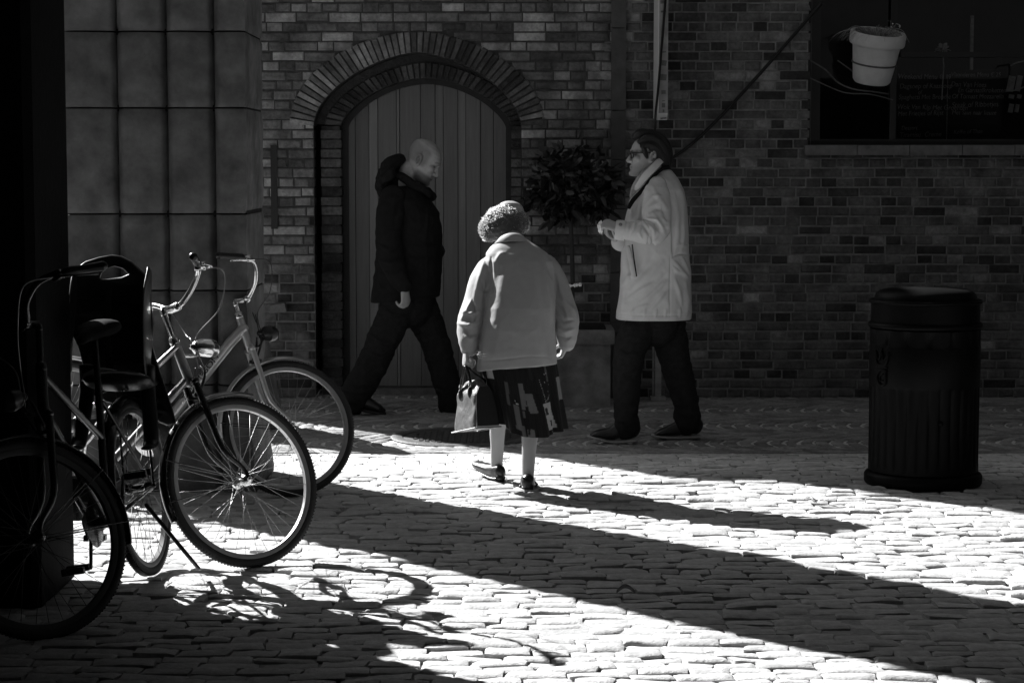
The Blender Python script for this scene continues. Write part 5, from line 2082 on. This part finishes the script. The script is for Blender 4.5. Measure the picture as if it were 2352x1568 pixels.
def bicycle(contact, heading, lean, steer, label, RW=.345, style='step', paint_m=None, fender_m=None, bar_m=None, lettering=None, lamp=None, fork_m=None,
            fender=(70, 205), rear=True, rim_m=None, bell=False, seat_kind=True, bar_rise=.06, rack=False, flat_bar=False, stem_len=.15, bar_roll=0.0, head=R(72), spoke_m=None, metal_m=None, saddle_m=None):
    M_chrome = metal_m or MATS['polished_metal']
    M_saddle = saddle_m or MATS['saddle_vinyl']
    """contact: ground point under the front wheel; heading: angle of the frame on the ground; lean: roll (positive to the left)"""
    paint_m = paint_m or M_blackgloss
    fender_m = fender_m or M_blackgloss
    bar_m = bar_m or M_chrome
    fork_m = fork_m or paint_m
    rim_m = rim_m or M_alloy
    XF, XR = .56, -.52
    spoke_m = spoke_m or M_spoke
    ax = Vector((-math.cos(head), 0, math.sin(head)))          # steering axis, upwards
    A0 = Vector((XF - .06, 0, RW - .02))
    along = lambda z: A0 + ax * ((z - A0.z) / ax.z)
    T_st = Matrix.Translation(A0) @ Matrix.Rotation(steer, 4, ax) @ Matrix.Translation(-A0)
    T_w = Matrix.Translation(contact) @ Matrix.Rotation(heading, 4, 'Z') @ Matrix.Rotation(-lean, 4, 'X') @ Matrix.Translation(-Vector((XF, 0, 0)))
    root_loc = T_w @ Vector((0, 0, 0))
    root_loc.z = 0
    B = empty('bicycle', root_loc)
    tag(B, label, 'bicycle', None)

    def fin(mb, name, mat, parent, steered=False, smooth=True, sharp=None):
        M_ = T_w @ T_st if steered else T_w
        mb.xform(lambda v: M_ @ v)
        o = mb.build(name, mat, None, smooth=smooth, sharp=sharp)
        return put(o, parent)

    def wheel(xc, steered, nm):
        c = Vector((xc, 0, RW))
        tor = lambda Rm, r1, r2, n=64, m=10: [[c + Vector(((Rm + r1 * math.cos(2 * math.pi * k / m)) * math.cos(2 * math.pi * i / n), r2 * math.sin(2 * math.pi * k / m), (Rm + r1 * math.cos(2 * math.pi * k / m)) * math.sin(2 * math.pi * i / n))) for k in range(m)] for i in range(n + 1)]
        ri = MB()
        # box section rim
        n = 72
        sec = [(-.040, -.0125), (-.052, -.010), (-.052, .010), (-.040, .0125), (-.033, .0125), (-.033, -.0125)]
        ri.rings([[c + Vector(((RW + a) * math.cos(2 * math.pi * i / n), b, (RW + a) * math.sin(2 * math.pi * i / n))) for a, b in sec] for i in range(n + 1)], cap=False)
        w_ = fin(ri, nm, rim_m, B, steered, sharp=30)
        ty = MB()
        ty.rings(tor(RW - .0185, .0185, .0185, 80, 12), cap=False)
        for i in range(150):
            a = 2 * math.pi * i / 150
            for s in (-1, 1):
                ty.box(c + Vector(((RW - .004) * math.cos(a), s * .010, (RW - .004) * math.sin(a))), (.006, .008, .0045), Matrix.Rotation(-a, 3, 'Y'))
        fin(ty, 'tyre', M_rubber, w_, steered)
        sp = MB()
        ns = 36
        for i in range(ns):
            a = 2 * math.pi * i / ns
            s = 1 if i % 2 else -1
            off = R(62) * (1 if (i // 2) % 2 else -1)
            h = c + Vector((.021 * math.cos(a + off), s * .030, .021 * math.sin(a + off)))
            e = c + Vector(((RW - .050) * math.cos(a), s * .003, (RW - .050) * math.sin(a)))
            sp.tube([h, e], [.0010, .0010], n=5, cap=False)
        fin(sp, 'spokes', spoke_m, w_, steered)
        hb = MB()
        hb.tube([c + Vector((0, -.035, 0)), c + Vector((0, -.028, 0)), c + Vector((0, -.024, 0)), c + Vector((0, .024, 0)), c + Vector((0, .028, 0)), c + Vector((0, .035, 0))], [.024, .024, .015, .015, .024, .024], n=16)
        hb.tube([c + Vector((0, -.062, 0)), c + Vector((0, .062, 0))], [.006, .006], n=8)
        for s in (-1, 1):
            hb.tube([c + Vector((0, s * .050, 0)), c + Vector((0, s * .058, 0))], [.011, .011], n=6)
        fin(hb, 'hub', M_chrome, w_, steered, sharp=40)
        return w_

    wheel(XF, True, 'front_wheel')
    if rear:
        wheel(XR, False, 'rear_wheel')

    def mudguard(xc, a0, a1, steered, nm):
        mb = MB()
        n = 36
        rows = []
        c = Vector((xc, 0, RW))
        for i in range(n + 1):
            a = R(a0 + (a1 - a0) * i / n)
            row = []
            for k in range(9):
                t = -1 + 2 * k / 8
                rr = RW + .022 - .014 * t * t
                row.append(c + Vector((rr * math.cos(a), .027 * t, rr * math.sin(a))))
            row2 = []
            for k in range(8, -1, -1):
                t = -1 + 2 * k / 8
                rr = RW + .019 - .014 * t * t
                row2.append(c + Vector((rr * math.cos(a), .025 * t, rr * math.sin(a))))
            rows.append(row + row2)
        mb.rings(rows)
        g = fin(mb, nm, fender_m, B, steered, sharp=50)
        st = MB()
        for a in (a1 - 12, (a0 + a1) / 2 + 25):
            for s in (-1, 1):
                st.tube([c + Vector((0, s * .052, 0)), c + Vector(((RW + .012) * math.cos(R(a)), s * .027, (RW + .012) * math.sin(R(a))))], [.0022, .0022], n=6)
        fin(st, 'stays', M_blackgloss, g, steered)
        return g

    if fender:
        mudguard(XF, fender[0], fender[1], True, 'front_mudguard')
        if rear:
            mudguard(XR, -20, 190, False, 'rear_mudguard')
    # frame
    BB = Vector((-.09, 0, .285))
    hb_, ht_ = along(2 * RW + .055), along(2 * RW + .055 + .15)
    seat_top = BB + Vector((-.155, 0, .48))
    fr = MB()
    fr.tube([hb_ - ax * .012, ht_ + ax * .012], [.0195, .0195], n=16)
    if style == 'twin':
        for s in (-1, 1):
            fr.tube([ht_ - ax * .02 + Vector((0, s * .012, 0)), ht_ - ax * .02 + Vector((-.25, s * .016, -.235)), BB + Vector((-.05, s * .02, .16)), Vector((XR, s * .055, RW + .02))], [.0125, .0125, .011, .009], n=10, sub=5)
        fr.tube([hb_ + ax * .01, hb_ + Vector((-.22, 0, -.23)), BB], [.0165, .0165, .0165], n=12, sub=3)
    elif style == 'thick':
        fr.tube([ht_ - ax * .06, ht_ - ax * .06 + Vector((-.06, 0, -.065)), BB + Vector((.06, 0, .07)), BB], [.026, .026, .026, .024], n=16)
        for s in (-1, 1):
            fr.tube([BB + Vector((-.10, s * .012, .30)), Vector((XR, s * .055, RW))], [.008, .007], n=8)
    else:
        fr.tube([hb_ + ax * .01, BB], [.016, .016], n=12)
        fr.tube([ht_ - ax * .02, BB + Vector((-.10, 0, .30))], [.014, .014], n=12)
        for s in (-1, 1):
            fr.tube([BB + Vector((-.14, s * .012, .43)), Vector((XR, s * .055, RW))], [.008, .007], n=8)
    fr.tube([BB, seat_top], [.0155, .0145], n=12)
    for s in (-1, 1):
        fr.tube([BB + Vector((-.01, s * .02, 0)), Vector((XR, s * .055, RW))], [.010, .008], n=8, sub=1)
    fr.tube([BB + Vector((0, -.036, 0)), BB + Vector((0, .036, 0))], [.022, .022], n=14)
    frame = fin(fr, 'frame', paint_m, B, sharp=60)
    if lettering:
        a, b = ht_ - ax * .06 + Vector((-.10, 0, -.108)), BB + Vector((.06, 0, .07))
        d = (a - b).normalized()
        up = d.cross(Vector((0, 1, 0)))
        if up.z < 0:
            up = -up
        me = text_mesh(lettering, .040, .0004, 'CENTER', width=1.25)
        L = MB()
        mid = a * .62 + b * .38
        for v in me.vertices:
            x, y = v.co.x, v.co.y
            th = (y + .004) / .0265
            L.v.append(tuple(mid + d * x + up * (.0265 * math.sin(th)) + Vector((0, -.0265 * math.cos(th), 0)) + (up * math.sin(th) + Vector((0, -math.cos(th), 0))) * (.0008 + v.co.z)))
        L.f = [tuple(p.vertices) for p in me.polygons]
        L.t = [1.0] * len(L.f)
        bpy.data.meshes.remove(me)
        fin(L, 'frame_lettering', M_blackgloss, frame, smooth=False)
    # fork
    fk = MB()
    crown = along(2 * RW + .045)
    fk.tube([crown + Vector((0, -.042, 0)), crown + Vector((0, .042, 0))], [.016, .016], n=12)
    fk.tube([crown, crown + ax * .03], [.017, .017], n=12)
    for s in (-1, 1):
        e = Vector((XF, s * .050, RW))
        fk.tube([crown + Vector((0, s * .040, 0)), crown + Vector((0, s * .045, 0)) - ax * .13, along(RW + .12) + Vector((.004, s * .048, 0)), e + Vector((-.022, 0, .045)), e], [.0145, .0138, .012, .0095, .0085], n=10, sub=4)
    fin(fk, 'fork', fork_m, B, True)
    br = MB()
    for s in (-1, 1):
        br.tube([crown + Vector((.03, s * .034, -.03)), crown + Vector((.045, s * .042, .035)), crown + Vector((.04, s * .02, .065))], [.006, .006, .004], n=8, sub=3)
        br.box(crown + Vector((.025, s * .026, -.055)), (.045, .012, .014))
    fin(br, 'front_brake', M_blackplastic, B, True)
    # stem and bars
    st_top = along(2 * RW + .055 + .15 + stem_len)
    sm_ = MB()
    sm_.tube([ht_, ht_ + ax * .012, ht_ + ax * .02, st_top], [.021, .021, .0125, .0125], n=14)
    clamp = st_top + Vector((.055, 0, .018))
    sm_.tube([st_top - ax * .012, st_top + ax * .004, clamp], [.014, .0145, .0125], n=12)
    sm_.tube([clamp + Vector((0, -.024, 0)), clamp + Vector((0, .024, 0))], [.0185, .0185], n=14)
    fin(sm_, 'stem', bar_m, B, True)
    hb2 = MB()
    side = lambda s: [clamp, clamp + Vector((.008, s * .05, .004)), clamp + Vector((.022, s * .115, bar_rise * .55)), clamp + Vector((-.004, s * .195, bar_rise)), clamp + Vector((-.075, s * .25, bar_rise * 1.02)), clamp + Vector((-.19, s * .285, bar_rise * .85))]
    if flat_bar:
        side = lambda s: [clamp, clamp + Vector((.006, s * .05, .004)), clamp + Vector((.016, s * .12, bar_rise * .5)), clamp + Vector((.004, s * .20, bar_rise * .95)), clamp + Vector((-.035, s * .27, bar_rise)), clamp + Vector((-.095, s * .345, bar_rise * .92))]
    roll = Matrix.Rotation(bar_roll, 3, 'X')
    L_, R_ = [[clamp + roll @ (q - clamp) for q in side(s)] for s in (1, -1)]
    hb2.tube(L_[::-1] + R_[1:], [.0112] * 11, n=12, sub=4)
    bar = fin(hb2, 'handlebar', bar_m, B, True)
    for q in (L_, R_):
        g = MB()
        d = (q[-1] - q[-2])
        g.tube([q[-2] + d * .05, q[-2] + d * .3, q[-2] + d * .6, q[-1], q[-1] + d * .12], [.0155, .0165, .0150, .0165, .0175], n=14, sub=3)
        fin(g, 'grip', M_blackplastic, bar, True)
        lv = MB()
        p0 = q[-2] - d * .12
        s = 1 if q is L_ else -1
        lv.box(p0 + Vector((.006, 0, -.006)), (.042, .030, .030), Matrix.Rotation(s * .4, 3, 'Z'))
        lv.tube([p0 + Vector((.02, s * .0, -.010)), p0 + Vector((.035, s * .035, -.016)), p0 + d * .5 + Vector((.03, s * .045, -.024)), p0 + d * .95 + Vector((.015, s * .040, -.030))], [(.007, .004), (.0065, .004), (.006, .004), (.0075, .005)], n=8, sub=4)
        fin(lv, 'brake_lever', M_chrome, bar, True)
        cb = MB()
        cb.tube([p0 + Vector((.03, 0, -.01)), p0 + Vector((.13, -s * .03, -.01)), p0 + Vector((.155, -s * .12, -.13)), ht_ + Vector((.085, s * .02, .02)), crown + Vector((.055, s * .02, .07))], .0026, n=6, sub=8)
        fin(cb, 'cable', M_blackplastic if lettering else M_greypaint, bar, True)
    if bell:
        be = MB()
        q = L_[2]
        be.ball(q + Vector((.0, .0, .030)), (.024, .024, .020))
        be.tube([q, q + Vector((0, 0, .02))], [.008, .008], n=8)
        fin(be, 'bell', M_chrome, bar, True)
    if lamp == 'bullet':
        lp = MB()
        b0 = ht_ + Vector((.020, 0, -.05))
        c = ht_ + Vector((.125, 0, -.012))
        lp.tube([c + Vector((-.048, 0, 0)), c + Vector((-.030, 0, 0)), c + Vector((.0, 0, 0)), c + Vector((.030, 0, 0)), c + Vector((.038, 0, 0))], [.012, .028, .036, .038, .036], n=22, sub=3)
        l1 = fin(lp, 'headlamp', M_chrome, B, True)
        k = MB().tube([b0, b0 + Vector((.05, 0, .0)), c + Vector((-.02, 0, -.03))], [.007, .007, .007], n=8, sub=3)
        fin(k, 'lamp_bracket', M_chrome, l1, True)
        ln = MB().ball(c + Vector((.040, 0, 0)), (.010, .033, .033))
        fin(ln, 'lens', M_lens, l1, True)
    elif lamp == 'round':
        lp = MB()
        c = crown + Vector((.085, -.0, .085))
        lp.tube([c + Vector((-.035, 0, 0)), c + Vector((-.015, 0, 0)), c + Vector((.015, 0, 0)), c + Vector((.022, 0, 0))], [.016, .034, .040, .038], n=20, sub=3)
        l1 = fin(lp, 'headlamp', M_blackplastic, B, True)
        ln = MB().ball(c + Vector((.022, 0, 0)), (.012, .036, .036))
        fin(ln, 'lens', M_lens, l1, True)
        k = MB().tube([crown + Vector((.0, 0, .01)), crown + Vector((.045, 0, .02)), c + Vector((-.02, 0, -.03))], [.006, .006, .006], n=8, sub=3)
        fin(k, 'lamp_bracket', M_blackplastic, l1, True)
    # seat, cranks, pedals, chain guard
    if seat_kind:
        sd = MB()
        t = seat_top + Vector((-.05, 0, .20))
        sd.tube([t + Vector((-.12, 0, .012)), t + Vector((-.06, 0, .022)), t + Vector((.02, 0, .012)), t + Vector((.09, 0, .004)), t + Vector((.14, 0, -.008))], [(.075, .028), (.090, .034), (.060, .030), (.028, .022), (.018, .015)], n=20, side=(0, 1, 0), sub=4)
        sd_o = fin(sd, 'saddle', M_saddle, B)
        sp_ = MB()
        sp_.tube([seat_top, t + Vector((-.01, 0, 0))], [.0128, .0128], n=12)
        fin(sp_, 'seat_post', M_chrome, sd_o)
    cr = MB()
    cr.lathe([(.001, -.003), (.085, -.003), (.09, 0), (.085, .003), (.001, .003)], 40)
    rot = Matrix.Rotation(R(90), 3, 'X')
    cr.xform(lambda v: BB + Vector((0, -.048, 0)) + rot @ v)
    ca = R(-62)
    for s in (-1, 1):
        d = Vector((math.cos(ca), 0, math.sin(ca))) * (.17 * -s)
        o_ = Vector((0, s * .062, 0))
        cr.tube([BB + o_, BB + o_ + d], [(.013, .007), (.010, .006)], n=10)
    crk = fin(cr, 'crankset', M_chrome, B, sharp=40)
    for s in (-1, 1):
        pdl = MB()
        d = Vector((math.cos(ca), 0, math.sin(ca))) * (.17 * -s)
        q = BB + Vector((0, s * .12, 0)) + d
        pdl.box(q + Vector((.03, 0, 0)), (.018, .085, .024))
        pdl.box(q - Vector((.03, 0, 0)), (.018, .085, .024))
        pdl.box(q, (.05, .014, .014))
        pdl.box(q + Vector((.041, 0, 0)), (.004, .05, .016))
        fin(pdl, 'pedal', M_blackplastic, crk, smooth=False)
    cg = MB()
    cg.tube([BB + Vector((.10, -.052, .0)), BB + Vector((-.05, -.052, .045)), Vector((XR, -.052, RW + .03))], [(.006, .04), (.006, .045), (.006, .02)], n=12, side=(0, 1, 0), sub=3)
    fin(cg, 'chain_guard', M_blackplastic, B)
    ks = MB()
    ks.tube([Vector((XR + .10, .05, RW - .06)), Vector((XR + .06, .20, .01))], [.009, .008], n=8)
    fin(ks, 'kickstand', M_chrome, B)
    if rack:
        rk = MB()
        zt = 2 * RW + .05
        for s in (-1, 1):
            rk.tube([Vector((XR + .16, s * .055, zt)), Vector((XR - .22, s * .055, zt)), ], [.006, .006], n=8)
            rk.tube([Vector((XR - .10, s * .055, zt)), Vector((XR, s * .06, RW))], [.005, .005], n=8)
        rk.tube([Vector((XR - .22, -.055, zt)), Vector((XR - .22, .055, zt))], [.006, .006], n=8)
        rk.tube([Vector((XR - .22, 0, zt)), Vector((XR - .27, 0, zt - .06))], [.012, .02], n=10)
        fin(rk, 'carrier', M_blackgloss, B)
    return B


# the pale bicycle leaning on the grooved pier
cB = G(664, 1141)
bicycle(cB, R(2), R(9), R(22), 'silver bicycle with lettered down tube farthest of the parked bicycles', RW=.332, style='thick', paint_m=M_silver, fender_m=M_silver, lettering='THOMPSON', lamp='round', fork_m=M_silver, fender=(72, 190), bell=True, bar_rise=.10, stem_len=.07, bar_roll=R(-13))
# the nearer one with the large wheel in the middle of the group
cA = G(562, 1304)
bicycle(cA, R(3), R(6), R(37), 'dark bicycle with twin pale tubes and chrome bullet lamp', RW=.345, style='twin', paint_m=M_silver, fender_m=M_blackgloss, lamp='bullet', fork_m=M_blackgloss, fender=(80, 208), bar_rise=.085, flat_bar=True, bar_roll=R(-5), stem_len=.125, head=R(69.5))
# the black one facing the viewer with the child seat over its rear wheel
cC = Vector((-1.53, 6.98, 0))
bicycle(cC, R(-97), R(-9), R(-43), 'black bicycle with a round lamp turned towards the viewer', RW=.345, style='step', paint_m=M_blackgloss, fender_m=M_blackgloss, lamp='round', bar_m=M_blackgloss, fork_m=M_blackgloss, rim_m=M_darkrim, fender=(60, 200), bar_rise=.10, rack=True, seat_kind=True, spoke_m=M_darkrim, metal_m=M_blackgloss, saddle_m=M_darkstone)


def child_seat():
    Ys = 8.24
    org = P(262, 760, Ys)
    px = lambda pts: [((P(x, y, Ys) - org).x, (P(x, y, Ys) - org).z) for x, y in pts]
    outer = [(166, 640), (178, 622), (200, 605), (228, 596), (256, 591), (276, 594), (300, 606), (318, 622), (334, 636), (343, 658), (347, 700), (351, 742), (349, 790), (362, 830), (378, 870), (392, 905), (404, 935), (411, 957), (398, 962), (380, 958), (330, 930), (290, 925), (250, 915), (222, 890), (205, 850), (192, 800), (176, 760), (168, 720), (166, 680)]
    hole = [(222, 640), (228, 624), (240, 612), (262, 606), (284, 612), (300, 626), (304, 632), (280, 642), (250, 646), (230, 648)]
    slots = []
    for x, y, w_, h_ in ((362, 868, 11, 8), (368, 890, 11, 8), (374, 915, 13, 9), (382, 940, 12, 8), (277, 700, 7, 6)):
        slots.append([(x - w_ / 2, y + 2), (x + w_ / 2, y - 2), (x + w_ / 2 + 2, y + h_ - 2), (x - w_ / 2 + 2, y + h_ + 2)])
    me = curve_mesh([px(outer), px(hole)] + [px(q) for q in slots], .012, .010)
    me = evaluated(me, [('WELD', dict(merge_threshold=.0002))])
    rot = Matrix.Rotation(R(90), 4, 'X')
    me.transform(rot)
    for v in me.vertices:
        v.co.y += 1.6 * v.co.x ** 2 * -1.0 - .10 * max(0, -v.co.z) + .06 * max(0, v.co.z)
    me.transform(Matrix.Translation(org))
    root = empty('child_seat', org)
    tag(root, 'black plastic child seat with a handle hole on the bicycle carrier', 'child seat')
    put(link('backrest', me, M_blackplastic, None, sharp=40), root)
    b = MB()
    a = P(285, 872, Ys - .14)
    b.tube([a + Vector((0, .13, 0)), a + Vector((0, .05, -.015)), a + Vector((0, -.10, -.005)), a + Vector((0, -.15, .02))], [(.13, .03)] * 4, n=20, side=(1, 0, 0), sub=3)
    put(b.build('seat', M_blackplastic, None), root)
    for s in (-1, 1):
        w_ = MB()
        q = P(262 + s * 84, 720, Ys)
        w_.tube([q + Vector((0, -.01, .16)), q + Vector((0, -.08, .05)), q + Vector((s * .01, -.15, -.12)), q + Vector((s * .01, -.14, -.22))], [(.05, .008), (.08, .009), (.09, .009), (.06, .009)], n=14, side=(0, 1, .2), sub=4)
        put(w_.build('side_wing', M_blackplastic, None), root)
        f = MB()
        q2 = P(270 + s * 70, 900, Ys - .18)
        f.tube([q2 + Vector((0, 0, .1)), q2, q2 + Vector((s * .02, -.06, -.18)), q2 + Vector((s * .02, -.13, -.2))], [(.03, .01)] * 4, n=10, sub=3)
        put(f.build('footrest', M_blackplastic, None), root)
    r = MB()
    pts = [(212, 862), (216, 848), (236, 838), (258, 836), (274, 838), (288, 842), (290, 850), (272, 856), (250, 860), (228, 866)]
    me = curve_mesh([px(pts)], .006, .003)
    me.transform(Matrix.Translation(org + Vector((0, -.185, 0))) @ rot)
    put(link('belt_plate', me, M_reflector, None, smooth=False), root)
    st = MB()
    st.tube([P(250, 660, Ys - .09), P(246, 760, Ys - .12), P(252, 850, Ys - .18)], [(.013, .002)] * 3, n=8, side=(1, 0, 0), sub=3)
    put(st.build('belt', M_coatdark, None), root)


child_seat()


# ================================================================== LITTER ON THE STREET
def litter():
    c = G(1437, 1366)
    mb = MB()
    n = 9
    vs = []
    for i in range(n + 1):
        t = i / n
        wd = .018 * math.sin(math.pi * min(1, t * 1.02)) ** .7 + .001
        for k in (-1, -.5, 0, .5, 1):
            vs.append(c + Vector((-.034 + .068 * t, wd * k, .006 + .020 * math.sin(math.pi * t) + .012 * k * k)))
    fs = [(i * 5 + k, i * 5 + k + 1, (i + 1) * 5 + k + 1, (i + 1) * 5 + k) for i in range(n) for k in range(4)]
    mb.add(vs, fs)
    o = mb.build('dry_leaf', mk('dry_leaf', .16, rough=.8, var=.3, scale=40, bump=.1), None, origin=c)
    tag(o, 'small curled dry leaf lying in the broad shadow band on the cobbles', 'leaf')
    c = G(1868, 1155)
    mb = MB()
    for i in range(14):
        a = random.uniform(0, 6.28)
        q = c + Vector((random.gauss(0, .028), random.gauss(0, .012), .010 + random.uniform(0, .012)))
        e = Vector((math.cos(a), math.sin(a), random.gauss(0, .4))).normalized() * .018
        g = e.cross(Vector((0, 0, 1))).normalized() * .010
        mb.add([q - e - g, q + e * .6 - g, q + e + g + Vector((0, 0, .008)), q - e * .5 + g], [(0, 1, 2, 3)])
    o = mb.build('paper_scrap', M_food, None, smooth=False, origin=c)
    tag(o, 'crumpled paper scrap on the sunlit cobbles left of the litter bin', 'scrap')


litter()
